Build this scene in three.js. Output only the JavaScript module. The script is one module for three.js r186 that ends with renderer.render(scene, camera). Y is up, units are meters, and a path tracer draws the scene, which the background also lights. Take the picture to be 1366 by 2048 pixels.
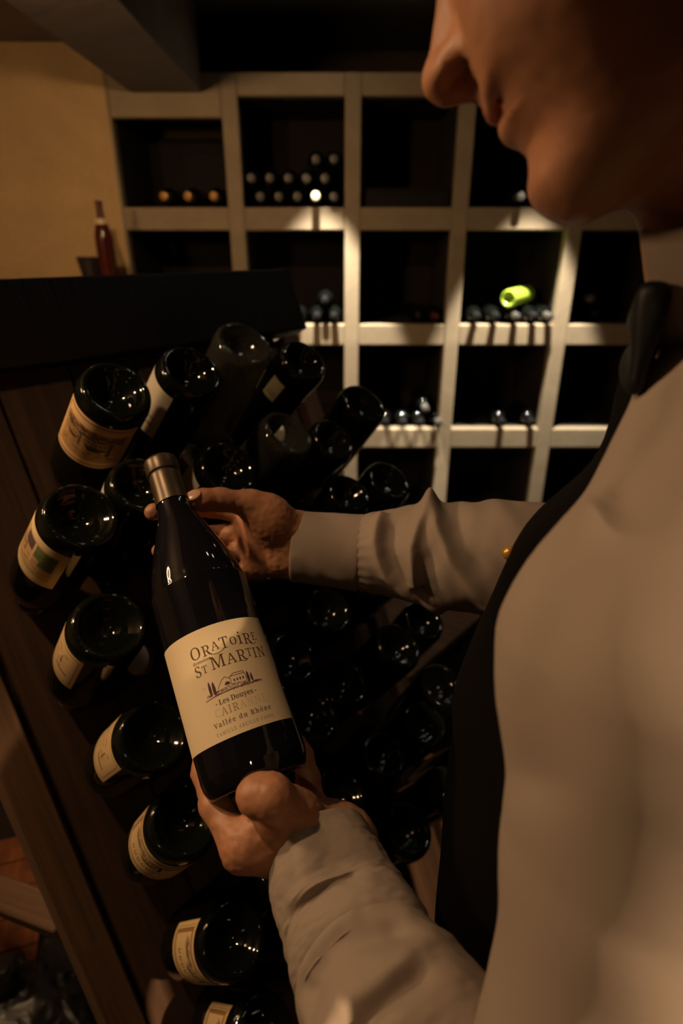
import * as THREE from 'three';
import { mergeGeometries, mergeVertices } from 'three/addons/utils/BufferGeometryUtils.js';
import { RoundedBoxGeometry } from 'three/addons/geometries/RoundedBoxGeometry.js';
import { ImprovedNoise } from 'three/addons/math/ImprovedNoise.js';

// ───────────────────────── camera, exposure, lights ─────────────────────────
const scene = new THREE.Scene();
scene.background = new THREE.Color(0x000000);
const EYE = 1.45, PITCH = THREE.MathUtils.degToRad(24.2), FPX = 1180;
const camera = new THREE.PerspectiveCamera(2 * Math.atan(1024 / FPX) * 180 / Math.PI, 1366 / 2048, 0.02, 30);
camera.position.set(0, EYE, 0);
camera.rotation.x = -PITCH;
camera.focus = 0.47; camera.userData.fStop = 4.2;
scene.add(camera);
const renderer = new THREE.WebGLRenderer({ antialias: true });
renderer.toneMapping = THREE.LinearToneMapping;
renderer.toneMappingExposure = 1.06;
renderer.shadowMap.enabled = true;

const WARM = [1.0, 0.62, 0.32], SOFT = [1.0, 0.65, 0.36], NEUTRAL = [1.0, 0.90, 0.74];
const LIGHTS = {
  // [x, y above the eye, z, colour, intensity, half angle deg, penumbra, aim [x,y,z], bulb radius]
  spots: [
    { at: [-0.58, 0.80, -2.43], c: NEUTRAL, i: 2.0, half: 22.6, pen: 0.14, aim: [-0.58, -1.4, -2.43] },
    { at: [-0.09, 0.80, -2.44], c: NEUTRAL, i: 2.6, half: 22.3, pen: 0.12, aim: [-0.09, -1.4, -2.44] },
    { at: [0.77, 0.80, -2.43], c: NEUTRAL, i: 2.6, half: 22.6, pen: 0.14, aim: [0.77, -1.4, -2.43] },
    { at: [1.10, 0.80, 0.50], c: SOFT, i: 3.0, half: 16.5, pen: 0.6, aim: [0.20, -0.55, -0.16] },
    { at: [-0.64, 0.535, -1.30], c: WARM, i: 0.175, half: 62, pen: 0.8, aim: [-0.60, 0.00, -2.7] },
    { at: [-0.52, 0.535, -0.33], c: WARM, i: 0.135, half: 42, pen: 1.0, aim: [-0.06, -0.30, -0.44] },
    { at: [0.45, 0.80, -1.25], c: NEUTRAL, i: 0.035, half: 30, pen: 0.7, aim: [0.4, -1.4, -1.3] },
    { at: [0.25, 0.80, -1.05], c: NEUTRAL, i: 0.035, half: 30, pen: 0.7, aim: [0.2, -1.4, -1.1] },
    { at: [0.10, 0.80, 0.95], c: SOFT, i: 0.16, half: 60, pen: 1, aim: [0.1, -1.4, 0.95] },
  ],
  lamp: { at: [-1.12, 0.28, -0.50], c: WARM, i: 0.155, r: 0.06 },
};

// ───────────────────────── helpers ─────────────────────────
const V3 = (x, y, z) => new THREE.Vector3(x, y, z);
const cP = Math.cos(PITCH), sP = Math.sin(PITCH);
function at(px, py, d) {                                   // a pixel of the photograph at depth d, as a point of the room
  const x = (px - 683) / FPX * d, y = (1024 - py) / FPX * d, b = -d;
  return V3(x, EYE + y * cP + b * sP, -y * sP + b * cP);
}
const cam2w = (x, y, b) => V3(x, EYE + y * cP + b * sP, -y * sP + b * cP);
const camDir = (x, y, b) => V3(x, y * cP + b * sP, -y * sP + b * cP);
const rel = (x, y, z) => V3(x, EYE + y, z);
const noise = new ImprovedNoise();
const nz = (x, y, z) => noise.noise(x, y, z);
let seed = 7;
const rnd = () => { seed = (seed + 0x6D2B79F5) | 0; let t = Math.imul(seed ^ (seed >>> 15), 1 | seed); t = (t + Math.imul(t ^ (t >>> 7), 61 | t)) ^ t; return ((t ^ (t >>> 14)) >>> 0) / 4294967296; };
const rr = (a, b) => a + (b - a) * rnd();
const lerp = (a, b, t) => a + (b - a) * t;
const clamp = (x, a, b) => Math.min(b, Math.max(a, x));
const sstep = (a, b, x) => { const t = clamp((x - a) / (b - a), 0, 1); return t * t * (3 - 2 * t); };

const used = {};
function numbered(n) { const k = used[n] = (used[n] ?? -1) + 1; return k ? `${n}_${String(k).padStart(3, '0')}` : n; }
function tag(o, label, category, group) { o.userData.label = label; o.userData.category = category; if (group) o.userData.group = group; return o; }
function thing(name, label, category, pos, group) {
  const g = new THREE.Group(); g.name = numbered(name); if (pos) g.position.copy(pos);
  tag(g, label, category, group); scene.add(g); return g;
}
function part(name, geo, mat, parent, label) {
  const m = new THREE.Mesh(geo, mat); m.name = name; parent.add(m); if (label) m.userData.label = label; return m;
}
function struct(name, geo, mat, pos) { const m = new THREE.Mesh(geo, mat); m.name = name; m.userData.kind = 'structure'; if (pos) m.position.copy(pos); scene.add(m); return m; }
const box = (w, h, d, r = 0.004) => new RoundedBoxGeometry(w, h, d, 2, Math.min(r, w / 2.1, h / 2.1, d / 2.1));
function boxUV(geo) {                                        // uv in metres from the dominant axis
  const g = geo.index ? geo.toNonIndexed() : geo, p = g.attributes.position, n = g.attributes.normal, uv = new Float32Array(p.count * 2);
  for (let i = 0; i < p.count; i++) {
    const ax = Math.abs(n.getX(i)), ay = Math.abs(n.getY(i)), az = Math.abs(n.getZ(i));
    const [u, v] = ax >= ay && ax >= az ? [p.getZ(i), p.getY(i)] : ay >= az ? [p.getX(i), p.getZ(i)] : [p.getX(i), p.getY(i)];
    uv[2 * i] = u; uv[2 * i + 1] = v;
  }
  g.setAttribute('uv', new THREE.BufferAttribute(uv, 2)); return g;
}

// ───────────────────────── textures ─────────────────────────
function tex(w, h, fn, srgb = true) {
  const d = new Uint8Array(w * h * 4);
  for (let y = 0; y < h; y++) for (let x = 0; x < w; x++) {
    const c = fn(x / w, y / h), o = 4 * (y * w + x);
    for (let k = 0; k < 3; k++) d[o + k] = clamp(Math.round(c[k] * 255), 0, 255);
    d[o + 3] = 255;
  }
  const t = new THREE.DataTexture(d, w, h); t.magFilter = THREE.LinearFilter; t.minFilter = THREE.LinearMipmapLinearFilter; t.generateMipmaps = true;
  t.wrapS = t.wrapT = THREE.RepeatWrapping; if (srgb) t.colorSpace = THREE.SRGBColorSpace; t.needsUpdate = true; return t;
}
const tn = (u, v, f, s) => {                                  // noise that tiles in u and v
  const a = u * Math.PI * 2, b = v * Math.PI * 2, R = f / 6.283;
  return nz(Math.cos(a) * R + s, Math.sin(a) * R + Math.cos(b) * R * 1.3, Math.sin(b) * R * 1.3 + s * 2.1);
};
const woodTone = (u, v) => 0.5 + 0.28 * tn(u, v * 0.0 + Math.round(0), 26, 3) + 0.22 * nz(u * 60, v * 3, 1.5) + 0.16 * nz(u * 160, v * 9, 5);
const woodMap = tex(512, 512, (u, v) => { const g = 0.75 + 0.45 * (woodTone(u, v) - 0.5) + 0.12 * nz(u * 4, v * 4, 9); return [g, g * 0.93, g * 0.84]; });
woodMap.repeat.set(2.5, 1.2);
const woodBump = tex(512, 512, (u, v) => { const g = woodTone(u, v); return [g, g, g]; }, false); woodBump.repeat.set(2.5, 1.2);
const plasterBump = tex(512, 512, (u, v) => { const g = 0.5 + 0.25 * tn(u, v, 9, 2) + 0.16 * tn(u, v, 30, 4) + 0.1 * tn(u, v, 90, 6); return [g, g, g]; }, false);
const plasterMap = tex(256, 256, (u, v) => { const g = 0.92 + 0.05 * tn(u, v, 7, 3) + 0.03 * tn(u, v, 40, 8); return [g, g * 0.985, g * 0.96]; });
const weaveBump = tex(256, 256, (u, v) => { const a = Math.sin(u * 6.2832 * 40), b = Math.sin(v * 6.2832 * 40), g = 0.5 + 0.2 * a * b + 0.18 * (Math.abs(a) - Math.abs(b)) * 0.5 + 0.08 * tn(u, v, 30, 1); return [g, g, g]; }, false);
weaveBump.repeat.set(28, 28);
const skinBump = tex(256, 256, (u, v) => { const g = 0.5 + 0.25 * tn(u, v, 60, 3) + 0.2 * tn(u, v, 140, 5); return [g, g, g]; }, false);
skinBump.repeat.set(12, 12);

// ───────────────────────── materials ─────────────────────────
const std = (o) => new THREE.MeshStandardMaterial(o);
const phy = (o) => new THREE.MeshPhysicalMaterial(o);
const M = {
  plaster: std({ color: 0xdcbc88, map: plasterMap, bumpMap: plasterBump, bumpScale: 0.0025, roughness: 0.92 }),
  shelf: std({ color: 0xb3a288, map: plasterMap, bumpMap: plasterBump, bumpScale: 0.001, roughness: 0.8 }),
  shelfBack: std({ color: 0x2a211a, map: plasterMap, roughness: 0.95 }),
  beam: std({ color: 0x857a74, map: plasterMap, bumpMap: plasterBump, bumpScale: 0.002, roughness: 0.95 }),
  ceiling: std({ color: 0x57564e, map: plasterMap, roughness: 0.95 }),
  room: std({ color: 0x5a4a3a, map: plasterMap, bumpMap: plasterBump, bumpScale: 0.002, roughness: 0.95 }),
  floor: std({ color: 0x2e241d, map: plasterMap, bumpMap: plasterBump, bumpScale: 0.002, roughness: 0.85 }),
  rack: std({ color: 0x5e4736, map: woodMap, bumpMap: woodBump, bumpScale: 0.0012, roughness: 0.72 }),
  rackLight: std({ color: 0x7a604c, map: woodMap, bumpMap: woodBump, bumpScale: 0.0012, roughness: 0.75 }),
  rackDark: std({ color: 0x231612, map: woodMap, bumpMap: woodBump, bumpScale: 0.001, roughness: 0.45 }),
  crate: std({ color: 0xa8693a, map: woodMap, bumpMap: woodBump, bumpScale: 0.001, roughness: 0.7 }),
  case: std({ color: 0x1d1410, map: woodMap, bumpMap: woodBump, bumpScale: 0.001, roughness: 0.8 }),
  darkGlass: phy({ color: new THREE.Color(0.0035, 0.0045, 0.004), roughness: 0.06, ior: 1.52 }),
  oliveGlass: phy({ color: new THREE.Color(0.005, 0.0065, 0.004), roughness: 0.07, ior: 1.52 }),
  heldGlass: phy({ color: new THREE.Color(0.006, 0.006, 0.009), roughness: 0.045, ior: 1.55 }),
  clearGlass: phy({ color: new THREE.Color(0.48, 0.48, 0.43), roughness: 0.05, ior: 1.5, transmission: 0.96, thickness: 0 }),
  limeGlass: phy({ color: new THREE.Color(0.42, 0.62, 0.06), roughness: 0.12, ior: 1.5 }),
  foilBronze: phy({ color: new THREE.Color(0.075, 0.052, 0.030), metalness: 0.5, roughness: 0.36 }),
  foilGroove: std({ color: 0x0c0907, roughness: 0.6 }),
  foilGrey: std({ color: 0x6a6660, metalness: 0.3, roughness: 0.45 }),
  foilGold: std({ color: 0xb98a4c, metalness: 0.4, roughness: 0.4 }),
  foilCream: std({ color: 0xe9dfb4, roughness: 0.5 }),
  foilRed: std({ color: 0x4a1512, roughness: 0.45 }),
  foilBlack: std({ color: 0x0b0a0a, roughness: 0.55 }),
  redGlass: phy({ color: new THREE.Color(0.07, 0.012, 0.008), roughness: 0.15, ior: 1.5 }),
  cup: phy({ color: new THREE.Color(0.03, 0.022, 0.02), roughness: 0.25 }),
  paper: std({ color: 0xd9c49a, roughness: 0.8 }),
  shirt: phy({ color: 0x93857a, bumpMap: weaveBump, bumpScale: 0.00015, roughness: 0.88, sheen: 0.15, sheenRoughness: 0.6, side: THREE.DoubleSide }),
  stitch: std({ color: 0xb9a48c, roughness: 0.9 }),
  vest: phy({ specularIntensity: 0.25, color: 0x070505, bumpMap: weaveBump, bumpScale: 0.0002, roughness: 0.9 }),
  tie: phy({ color: 0x0b0d12, roughness: 0.5, sheen: 0.15, sheenRoughness: 0.4, specularIntensity: 0.6 }),
  trousers: std({ color: 0x120f0e, roughness: 0.9 }),
  shoe: std({ color: 0x0d0a08, roughness: 0.4 }),
  skin: phy({ color: 0xffffff, vertexColors: true, roughness: 0.5, sheen: 0.1, sheenRoughness: 0.5 }),
  nail: phy({ color: new THREE.Color(0.62, 0.36, 0.25), roughness: 0.28 }),
  hair: std({ color: 0x1c120c, roughness: 0.7 }),
  iris: phy({ color: 0x2a1a10, roughness: 0.12 }),
  eye: phy({ color: 0xd8d0c4, roughness: 0.15 }),
  button: phy({ color: 0xc89a4a, metalness: 0.5, roughness: 0.3 }),
  metal: std({ color: 0x2a2825, metalness: 0.6, roughness: 0.45 }),
  plastic: phy({ color: new THREE.Color(0.012, 0.011, 0.011), roughness: 0.5, clearcoat: 0.15, clearcoatRoughness: 0.25 }),
};
const glow = (c, k) => new THREE.MeshStandardMaterial({ color: 0x000000, emissive: new THREE.Color(...c), emissiveIntensity: k });

// ───────────────────────── the room ─────────────────────────
const H = 0.80;                                              // ceiling above the eye
{
  const slab = (name, x0, x1, y0, y1, z0, z1, mat) => struct(name, boxUV(box(x1 - x0, y1 - y0, z1 - z0, 0.002)), mat, rel((x0 + x1) / 2, (y0 + y1) / 2, (z0 + z1) / 2));
  slab('floor', -3.4, 2.6, -1.57, -1.45, -3.4, 2.2, M.floor);
  slab('ceiling', -3.4, 2.6, H, H + 0.12, -3.4, 2.2, M.ceiling);
  slab('wall_back', -3.4, 2.6, -1.45, H, -3.4, -3.26, M.room);
  slab('wall_front', -3.4, 2.6, -1.45, H, 2.06, 2.2, M.room);
  slab('wall_left', -3.4, -3.26, -1.45, H, -3.26, 2.06, M.plaster);
  slab('wall_right', 2.46, 2.6, -1.45, H, -3.26, 2.06, M.room);
  slab('wall_back_left', -3.26, -0.9000, -1.45, H, -3.26, -2.6985, M.plaster);
  slab('trim_1', -0.80, -0.53, 0.535, H, -2.70, 2.06, M.beam);                   // deep ceiling beam
  slab('trim_2', -3.26, -0.80, 0.69, H, -2.70, 2.06, M.beam);                    // lower ceiling beside it
  slab('wall_back_right', 1.96, 2.46, -1.45, H, -3.26, -2.70, M.room);
}

// ───────────────────────── lamps ─────────────────────────
for (const s of LIGHTS.spots) {
  const where = ['above the wine shelf, at its left', 'above the wine shelf, in its middle', 'above the wine shelf, at its right', "over the man's near shoulder", 'in front of the plaster wall', 'under the ceiling beam in front of the face', 'in the middle of the room, to the right', 'in the middle of the room, to the left', 'behind the camera'][LIGHTS.spots.indexOf(s)];
  const g = thing('ceiling_spotlight', `small round recessed ceiling spotlight ${where}`, 'spotlight', rel(...s.at), 'recessed ceiling spotlights');
  const ring = new THREE.LatheGeometry([[0.028, -0.004], [0.030, -0.012], [0.042, -0.010], [0.046, -0.003], [0.046, 0.001], [0.028, 0.001], [0.028, -0.004]].map(p => new THREE.Vector2(...p)), 36);
  part('trim_ring', ring, M.metal, g);
  const lens = new THREE.CylinderGeometry(0.027, 0.027, 0.006, 32); lens.translate(0, -0.003, 0);
  part('lens', lens, glow(s.c, 18), g);
  const L = new THREE.SpotLight(new THREE.Color(...s.c), s.i * 10, 0, THREE.MathUtils.degToRad(s.half), s.pen, 2);
  L.position.set(0, -0.012, 0); L.target.position.set(s.aim[0] - s.at[0], s.aim[1] - s.at[1], s.aim[2] - s.at[2]);
  L.castShadow = true; L.shadow.radius = 1.1; L.shadow.mapSize.set(1024, 1024); L.name = 'beam';
  g.add(L); g.add(L.target);
}
{
  const l = LIGHTS.lamp;
  const g = thing('pendant_lamp', 'small warm glass globe lamp hanging from the ceiling beam', 'lamp', rel(...l.at));
  const globe = new THREE.SphereGeometry(l.r, 32, 20);
  part('globe', globe, glow(l.c, 4), g);
  part('cord', new THREE.CylinderGeometry(0.004, 0.004, 0.69 - l.at[1] - l.r, 10), M.metal, g).position.y = (0.69 - l.at[1] + l.r) / 2;
  const P = new THREE.PointLight(new THREE.Color(...l.c), l.i * 10, 0, 2); P.castShadow = true; P.shadow.radius = 3.75; P.name = 'light';
  g.add(P);
}

// ───────────────────────── signed distance meshing ─────────────────────────
const smin = (a, b, k) => { const h = Math.max(k - Math.abs(a - b), 0) / k; return Math.min(a, b) - h * h * k * 0.25; };
const smax = (a, b, k) => -smin(-a, -b, k);
function segd(x, y, z, a, b, ra, rb) {
  const bx = b.x - a.x, by = b.y - a.y, bz = b.z - a.z, px = x - a.x, py = y - a.y, pz = z - a.z;
  const t = clamp((px * bx + py * by + pz * bz) / (bx * bx + by * by + bz * bz + 1e-12), 0, 1);
  const dx = px - bx * t, dy = py - by * t, dz = pz - bz * t;
  return Math.sqrt(dx * dx + dy * dy + dz * dz) - (ra + (rb - ra) * t);
}
const ell = (x, y, z, c, r) => { const a = (x - c[0]) / r[0], b = (y - c[1]) / r[1], d = (z - c[2]) / r[2], k = Math.sqrt(a * a + b * b + d * d); return (k - 1) * Math.min(r[0], r[1], r[2]); };
function surface(f, lo, hi, h) {                             // surface nets
  const n = [0, 1, 2].map(k => Math.ceil((hi[k] - lo[k]) / h) + 1), [nx, ny, nzz] = n;
  const F = new Float32Array(nx * ny * nzz);
  for (let k = 0, q = 0; k < nzz; k++) for (let j = 0; j < ny; j++) for (let i = 0; i < nx; i++, q++) F[q] = f(lo[0] + i * h, lo[1] + j * h, lo[2] + k * h);
  const id = new Int32Array(F.length).fill(-1), P = [], I = [], sy = nx, sz = nx * ny;
  const off = [0, 1, sy, sy + 1, sz, sz + 1, sz + sy, sz + sy + 1], E = [[0, 1], [2, 3], [4, 5], [6, 7], [0, 2], [1, 3], [4, 6], [5, 7], [0, 4], [1, 5], [2, 6], [3, 7]];
  for (let k = 0; k < nzz - 1; k++) for (let j = 0; j < ny - 1; j++) for (let i = 0; i < nx - 1; i++) {
    const q = i + j * sy + k * sz; let m = 0;
    for (let c = 0; c < 8; c++) if (F[q + off[c]] < 0) m |= 1 << c;
    if (!m || m === 255) continue;
    let x = 0, y = 0, z = 0, w = 0;
    for (const [a, b] of E) {
      const fa = F[q + off[a]], fb = F[q + off[b]];
      if ((fa < 0) === (fb < 0)) continue;
      const t = fa / (fa - fb);
      x += lerp(a & 1, b & 1, t); y += lerp((a >> 1) & 1, (b >> 1) & 1, t); z += lerp(a >> 2, b >> 2, t); w++;
    }
    id[q] = P.length / 3; P.push(lo[0] + (i + x / w) * h, lo[1] + (j + y / w) * h, lo[2] + (k + z / w) * h);
  }
  for (let k = 1; k < nzz - 1; k++) for (let j = 1; j < ny - 1; j++) for (let i = 1; i < nx - 1; i++) {
    const q = i + j * sy + k * sz, s = F[q] < 0;
    const quad = (a, b, c, d, flip) => { if (a < 0 || b < 0 || c < 0 || d < 0) return; flip ? I.push(a, c, b, a, d, c) : I.push(a, b, c, a, c, d); };
    if (s !== (F[q + 1] < 0)) quad(id[q], id[q - sy], id[q - sy - sz], id[q - sz], s);
    if (s !== (F[q + sy] < 0)) quad(id[q], id[q - sz], id[q - sz - 1], id[q - 1], s);
    if (s !== (F[q + sz] < 0)) quad(id[q], id[q - 1], id[q - 1 - sy], id[q - sy], s);
  }
  for (let i = 0; i < I.length; i += 3) { const t = I[i + 1]; I[i + 1] = I[i + 2]; I[i + 2] = t; }
  const N = new Float32Array(P.length), e = h * 0.5;
  for (let i = 0; i < P.length; i += 3) {
    for (let it = 0; it < 2; it++) {
      const x = P[i], y = P[i + 1], z = P[i + 2];
      let gx = f(x + e, y, z) - f(x - e, y, z), gy = f(x, y + e, z) - f(x, y - e, z), gz = f(x, y, z + e) - f(x, y, z - e);
      const l = Math.hypot(gx, gy, gz) || 1, v = it ? 0 : clamp(f(x, y, z), -h * 0.4, h * 0.4);
      gx /= l; gy /= l; gz /= l;
      P[i] -= gx * v; P[i + 1] -= gy * v; P[i + 2] -= gz * v;
      N[i] = gx; N[i + 1] = gy; N[i + 2] = gz;
    }
  }
  const g = new THREE.BufferGeometry();
  g.setAttribute('position', new THREE.BufferAttribute(new Float32Array(P), 3));
  g.setAttribute('normal', new THREE.BufferAttribute(N, 3));
  const uv = new Float32Array(P.length / 3 * 2);
  for (let i = 0; i < P.length / 3; i++) { uv[2 * i] = P[3 * i] + 0.35 * P[3 * i + 2]; uv[2 * i + 1] = P[3 * i + 1] + 0.35 * P[3 * i + 2]; }
  g.setAttribute('uv', new THREE.BufferAttribute(uv, 2));
  g.setIndex(I); return g;
}
function paint(g, fn) {
  const p = g.attributes.position, c = new Float32Array(p.count * 3);
  for (let i = 0; i < p.count; i++) { const q = fn(p.getX(i), p.getY(i), p.getZ(i)); c[3 * i] = q[0]; c[3 * i + 1] = q[1]; c[3 * i + 2] = q[2]; }
  g.setAttribute('color', new THREE.BufferAttribute(c, 3)); return g;
}
function bounds(pts, pad) {
  const b = new THREE.Box3().setFromPoints(pts).expandByScalar(pad); return [b.min.toArray(), b.max.toArray()];
}
// swept tube: path points, radius(t, angle in degrees, 0 = towards `face`, 90 = towards tangent x face)
function sweep(pts, radius, face, nT, nA, { rim0 = 0, rim1 = 0, arc = 360, from = 0, flat = 1 } = {}) {
  const curve = new THREE.CatmullRomCurve3(pts, false, 'centripetal'), P = [], I = [], UV = [], rows = [];
  const len = curve.getLength();
  const row = (t, inset, shift) => {
    const c = curve.getPointAt(clamp(t, 0, 1)), T = curve.getTangentAt(clamp(t, 0, 1)), C = face.clone().addScaledVector(T, -face.dot(T)).normalize(), S = T.clone().cross(C);
    c.addScaledVector(T, shift);
    const base = P.length / 3;
    for (let j = 0; j <= nA; j++) {
      const a = from + arc * j / nA - arc / 2 * (arc < 360 ? 1 : 0), r = radius(t, ((a + 540) % 360) - 180) - inset, q = a * Math.PI / 180;
      const p = c.clone().addScaledVector(C, Math.cos(q) * r * flat).addScaledVector(S, Math.sin(q) * r);
      P.push(p.x, p.y, p.z); UV.push(q * 0.045, t * len);
    }
    rows.push(base);
  };
  if (rim0) { row(0, rim0, 0.02); row(0, rim0, 0.0006); row(0, rim0 * 0.5, -0.0006); }
  for (let i = 0; i <= nT; i++) row(i / nT, 0, 0);
  if (rim1) { row(1, rim1 * 0.5, 0.0006); row(1, rim1, -0.0006); row(1, rim1, -0.02); }
  for (let i = 0; i < rows.length - 1; i++) for (let j = 0; j < nA; j++) { const a = rows[i] + j, b = rows[i + 1] + j; I.push(a, b, a + 1, b, b + 1, a + 1); }
  let g = new THREE.BufferGeometry();
  g.setAttribute('position', new THREE.BufferAttribute(new Float32Array(P), 3)); g.setAttribute('uv', new THREE.BufferAttribute(new Float32Array(UV), 2)); g.setIndex(I);
  g.computeVertexNormals();
  if (arc === 360) {                                         // join the seam's normals
    const n = g.attributes.normal;
    for (const b of rows) { const m = V3(n.getX(b) + n.getX(b + nA), n.getY(b) + n.getY(b + nA), n.getZ(b) + n.getZ(b + nA)).normalize(); n.setXYZ(b, m.x, m.y, m.z); n.setXYZ(b + nA, m.x, m.y, m.z); }
  }
  return g;
}
// ───────────────────────── the wine shelf built into the back wall ─────────────────────────
const FACE = -2.70, DEEP = 0.50, FR = 0.055;
const stiles = [-0.921, -0.43, 0.045, 0.487, 0.965, 1.43, 1.90], SW = 0.064;
const rails = [[0.525, 0.60], [0.062, 0.147], [-0.40, -0.312], [-0.877, -0.784], [-1.36, -1.27]];
{
  const shelf = thing('wine_shelf', 'pale built-in wine shelf with square cells filling the back wall', 'shelf', rel(0, -1.45, FACE - DEEP / 2));
  const put = (name, w, h, d, x, y, z, mat, r = 0.006) => { const m = part(name, boxUV(box(w, h, d, r)), mat, shelf); m.position.set(x, y + 1.45, z); return m; };
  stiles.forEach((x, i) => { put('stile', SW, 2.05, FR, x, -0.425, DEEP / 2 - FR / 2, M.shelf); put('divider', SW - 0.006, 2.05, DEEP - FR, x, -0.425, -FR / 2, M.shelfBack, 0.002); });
  for (let c = 0; c < stiles.length - 1; c++) {
    const a = stiles[c] + SW / 2, b = stiles[c + 1] - SW / 2;
    rails.forEach(([y0, y1], r) => {
      const lowTop = r === 0 && c === 0;
      put(r === 0 ? 'top_rail' : 'shelf_board', b - a, y1 - y0 + (lowTop ? 0.07 : 0), FR - 0.002, (a + b) / 2, (y0 + y1) / 2 - (lowTop ? 0.035 : 0), DEEP / 2 - FR / 2 - 0.001, M.shelf);
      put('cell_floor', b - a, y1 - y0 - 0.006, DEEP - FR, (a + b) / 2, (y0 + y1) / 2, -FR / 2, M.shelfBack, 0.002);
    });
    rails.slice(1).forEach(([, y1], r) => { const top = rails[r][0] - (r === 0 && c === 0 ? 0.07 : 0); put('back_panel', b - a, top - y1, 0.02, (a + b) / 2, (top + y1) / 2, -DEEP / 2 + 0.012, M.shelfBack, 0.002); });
  }
}

// ───────────────────────── bottles ─────────────────────────
const PROFILES = {                                           // [radius, height], base at 0, y along the bottle
  burgundy: [[0.0385, 0.004], [0.0405, 0.012], [0.0408, 0.03], [0.0408, 0.150], [0.0398, 0.163], [0.0365, 0.180], [0.0310, 0.199], [0.0245, 0.217], [0.0185, 0.233], [0.0155, 0.246], [0.0142, 0.262], [0.0138, 0.285]],
  bordeaux: [[0.0355, 0.004], [0.0375, 0.011], [0.0378, 0.03], [0.0378, 0.185], [0.0368, 0.194], [0.0335, 0.204], [0.0275, 0.213], [0.0205, 0.221], [0.0162, 0.232], [0.0148, 0.25], [0.0142, 0.285]],
};
const LIP = [[0.0142, 0.286], [0.0152, 0.289], [0.0152, 0.296], [0.0144, 0.2985], [0.0095, 0.299], [0.0092, 0.290], [0.0001, 0.290]];
function bodyGeo(kind, punt = 0.022) {
  const pr = PROFILES[kind], b = pr[0][0];
  const base = [[0.0002, punt], [0.006, punt - 0.001], [0.014, punt * 0.72], [0.021, punt * 0.38], [b - 0.0105, 0.0035], [b - 0.0075, 0.0008], [b - 0.005, 0.0], [b - 0.0022, 0.0008]];
  const crv = new THREE.SplineCurve([...base, ...pr].map(p => new THREE.Vector2(...p)));
  const pts = [...crv.getPoints(76), ...LIP.map(p => new THREE.Vector2(...p))];
  pts.forEach(p => { p.x = Math.max(p.x, 0.0001); });
  return new THREE.LatheGeometry(pts, 56);
}
const rAt = (kind, h) => { const pr = PROFILES[kind]; for (let i = 1; i < pr.length; i++) if (h <= pr[i][1]) return lerp(pr[i - 1][0], pr[i][0], clamp((h - pr[i - 1][1]) / (pr[i][1] - pr[i - 1][1]), 0, 1)); return pr.at(-1)[0]; };
function foilGeo(kind, h0) {
  const p = [];
  for (let i = 0; i <= 10; i++) { const h = lerp(h0, 0.285, i / 10); p.push(new THREE.Vector2(rAt(kind, h) + 0.0006, h)); }
  for (const q of [[0.0158, 0.2885], [0.0158, 0.2965], [0.0150, 0.2995], [0.0001, 0.3000]]) p.push(new THREE.Vector2(...q));
  return new THREE.LatheGeometry(p, 40);
}
function labelGeo(kind, h0, h1, span, r = PROFILES[kind][3][0] + 0.0005, n = 28) {     // a sheet bent round the bottle, centred on +z, u left to right
  const P = [], UV = [], I = [], N = [];
  for (let i = 0; i <= n; i++) for (const [k, v] of [[h0, 0], [h1, 1]]) {
    const a = (i / n - 0.5) * span * Math.PI / 180;
    P.push(Math.sin(a) * r, k, Math.cos(a) * r); N.push(Math.sin(a), 0, Math.cos(a)); UV.push(i / n, v);
  }
  for (let i = 0; i < n; i++) { const a = 2 * i; I.push(a, a + 2, a + 1, a + 1, a + 2, a + 3); }
  const g = new THREE.BufferGeometry();
  g.setAttribute('position', new THREE.BufferAttribute(new Float32Array(P), 3)); g.setAttribute('normal', new THREE.BufferAttribute(new Float32Array(N), 3)); g.setAttribute('uv', new THREE.BufferAttribute(new Float32Array(UV), 2)); g.setIndex(I);
  return g;
}
function knurlGeo(kind) {                                    // the moulded dimples on the bearing ring
  const R = PROFILES[kind][0][0] - 0.0045, gs = [];
  for (let i = 0; i < 34; i++) { const s = new THREE.SphereGeometry(0.00105, 6, 4); const a = i / 34 * Math.PI * 2; s.scale(1, 0.7, 1.3); s.rotateY(-a); s.translate(Math.cos(a) * R, 0.0003, Math.sin(a) * R); gs.push(s); }
  return mergeGeometries(gs);
}
const G = {};
for (const k of ['burgundy', 'bordeaux']) G[k] = { body: bodyGeo(k), foil: foilGeo(k, 0.238), knurl: knurlGeo(k) };
// a bottle whose +y runs from base to mouth; `front` is where its label looks
function bottle(label, category, kind, glass, foil, base, axis, front, group, opt = {}) {
  const g = thing('wine_bottle', label, category, base, group);
  const y = axis.clone().normalize(), z = front.clone().addScaledVector(y, -front.dot(y)).normalize(), x = y.clone().cross(z);
  g.quaternion.setFromRotationMatrix(new THREE.Matrix4().makeBasis(x, y, z));
  part('glass_body', G[kind].body, glass, g);
  if (foil) part('foil_capsule', G[kind].foil, foil, g);
  if (opt.knurl) part('knurled_foot', G[kind].knurl, glass, g);
  if (opt.label) part('label', labelGeo(kind, opt.h0 ?? 0.02, opt.h1 ?? 0.105, opt.span ?? 130), opt.label, g, opt.text);
  return g;
}

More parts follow.
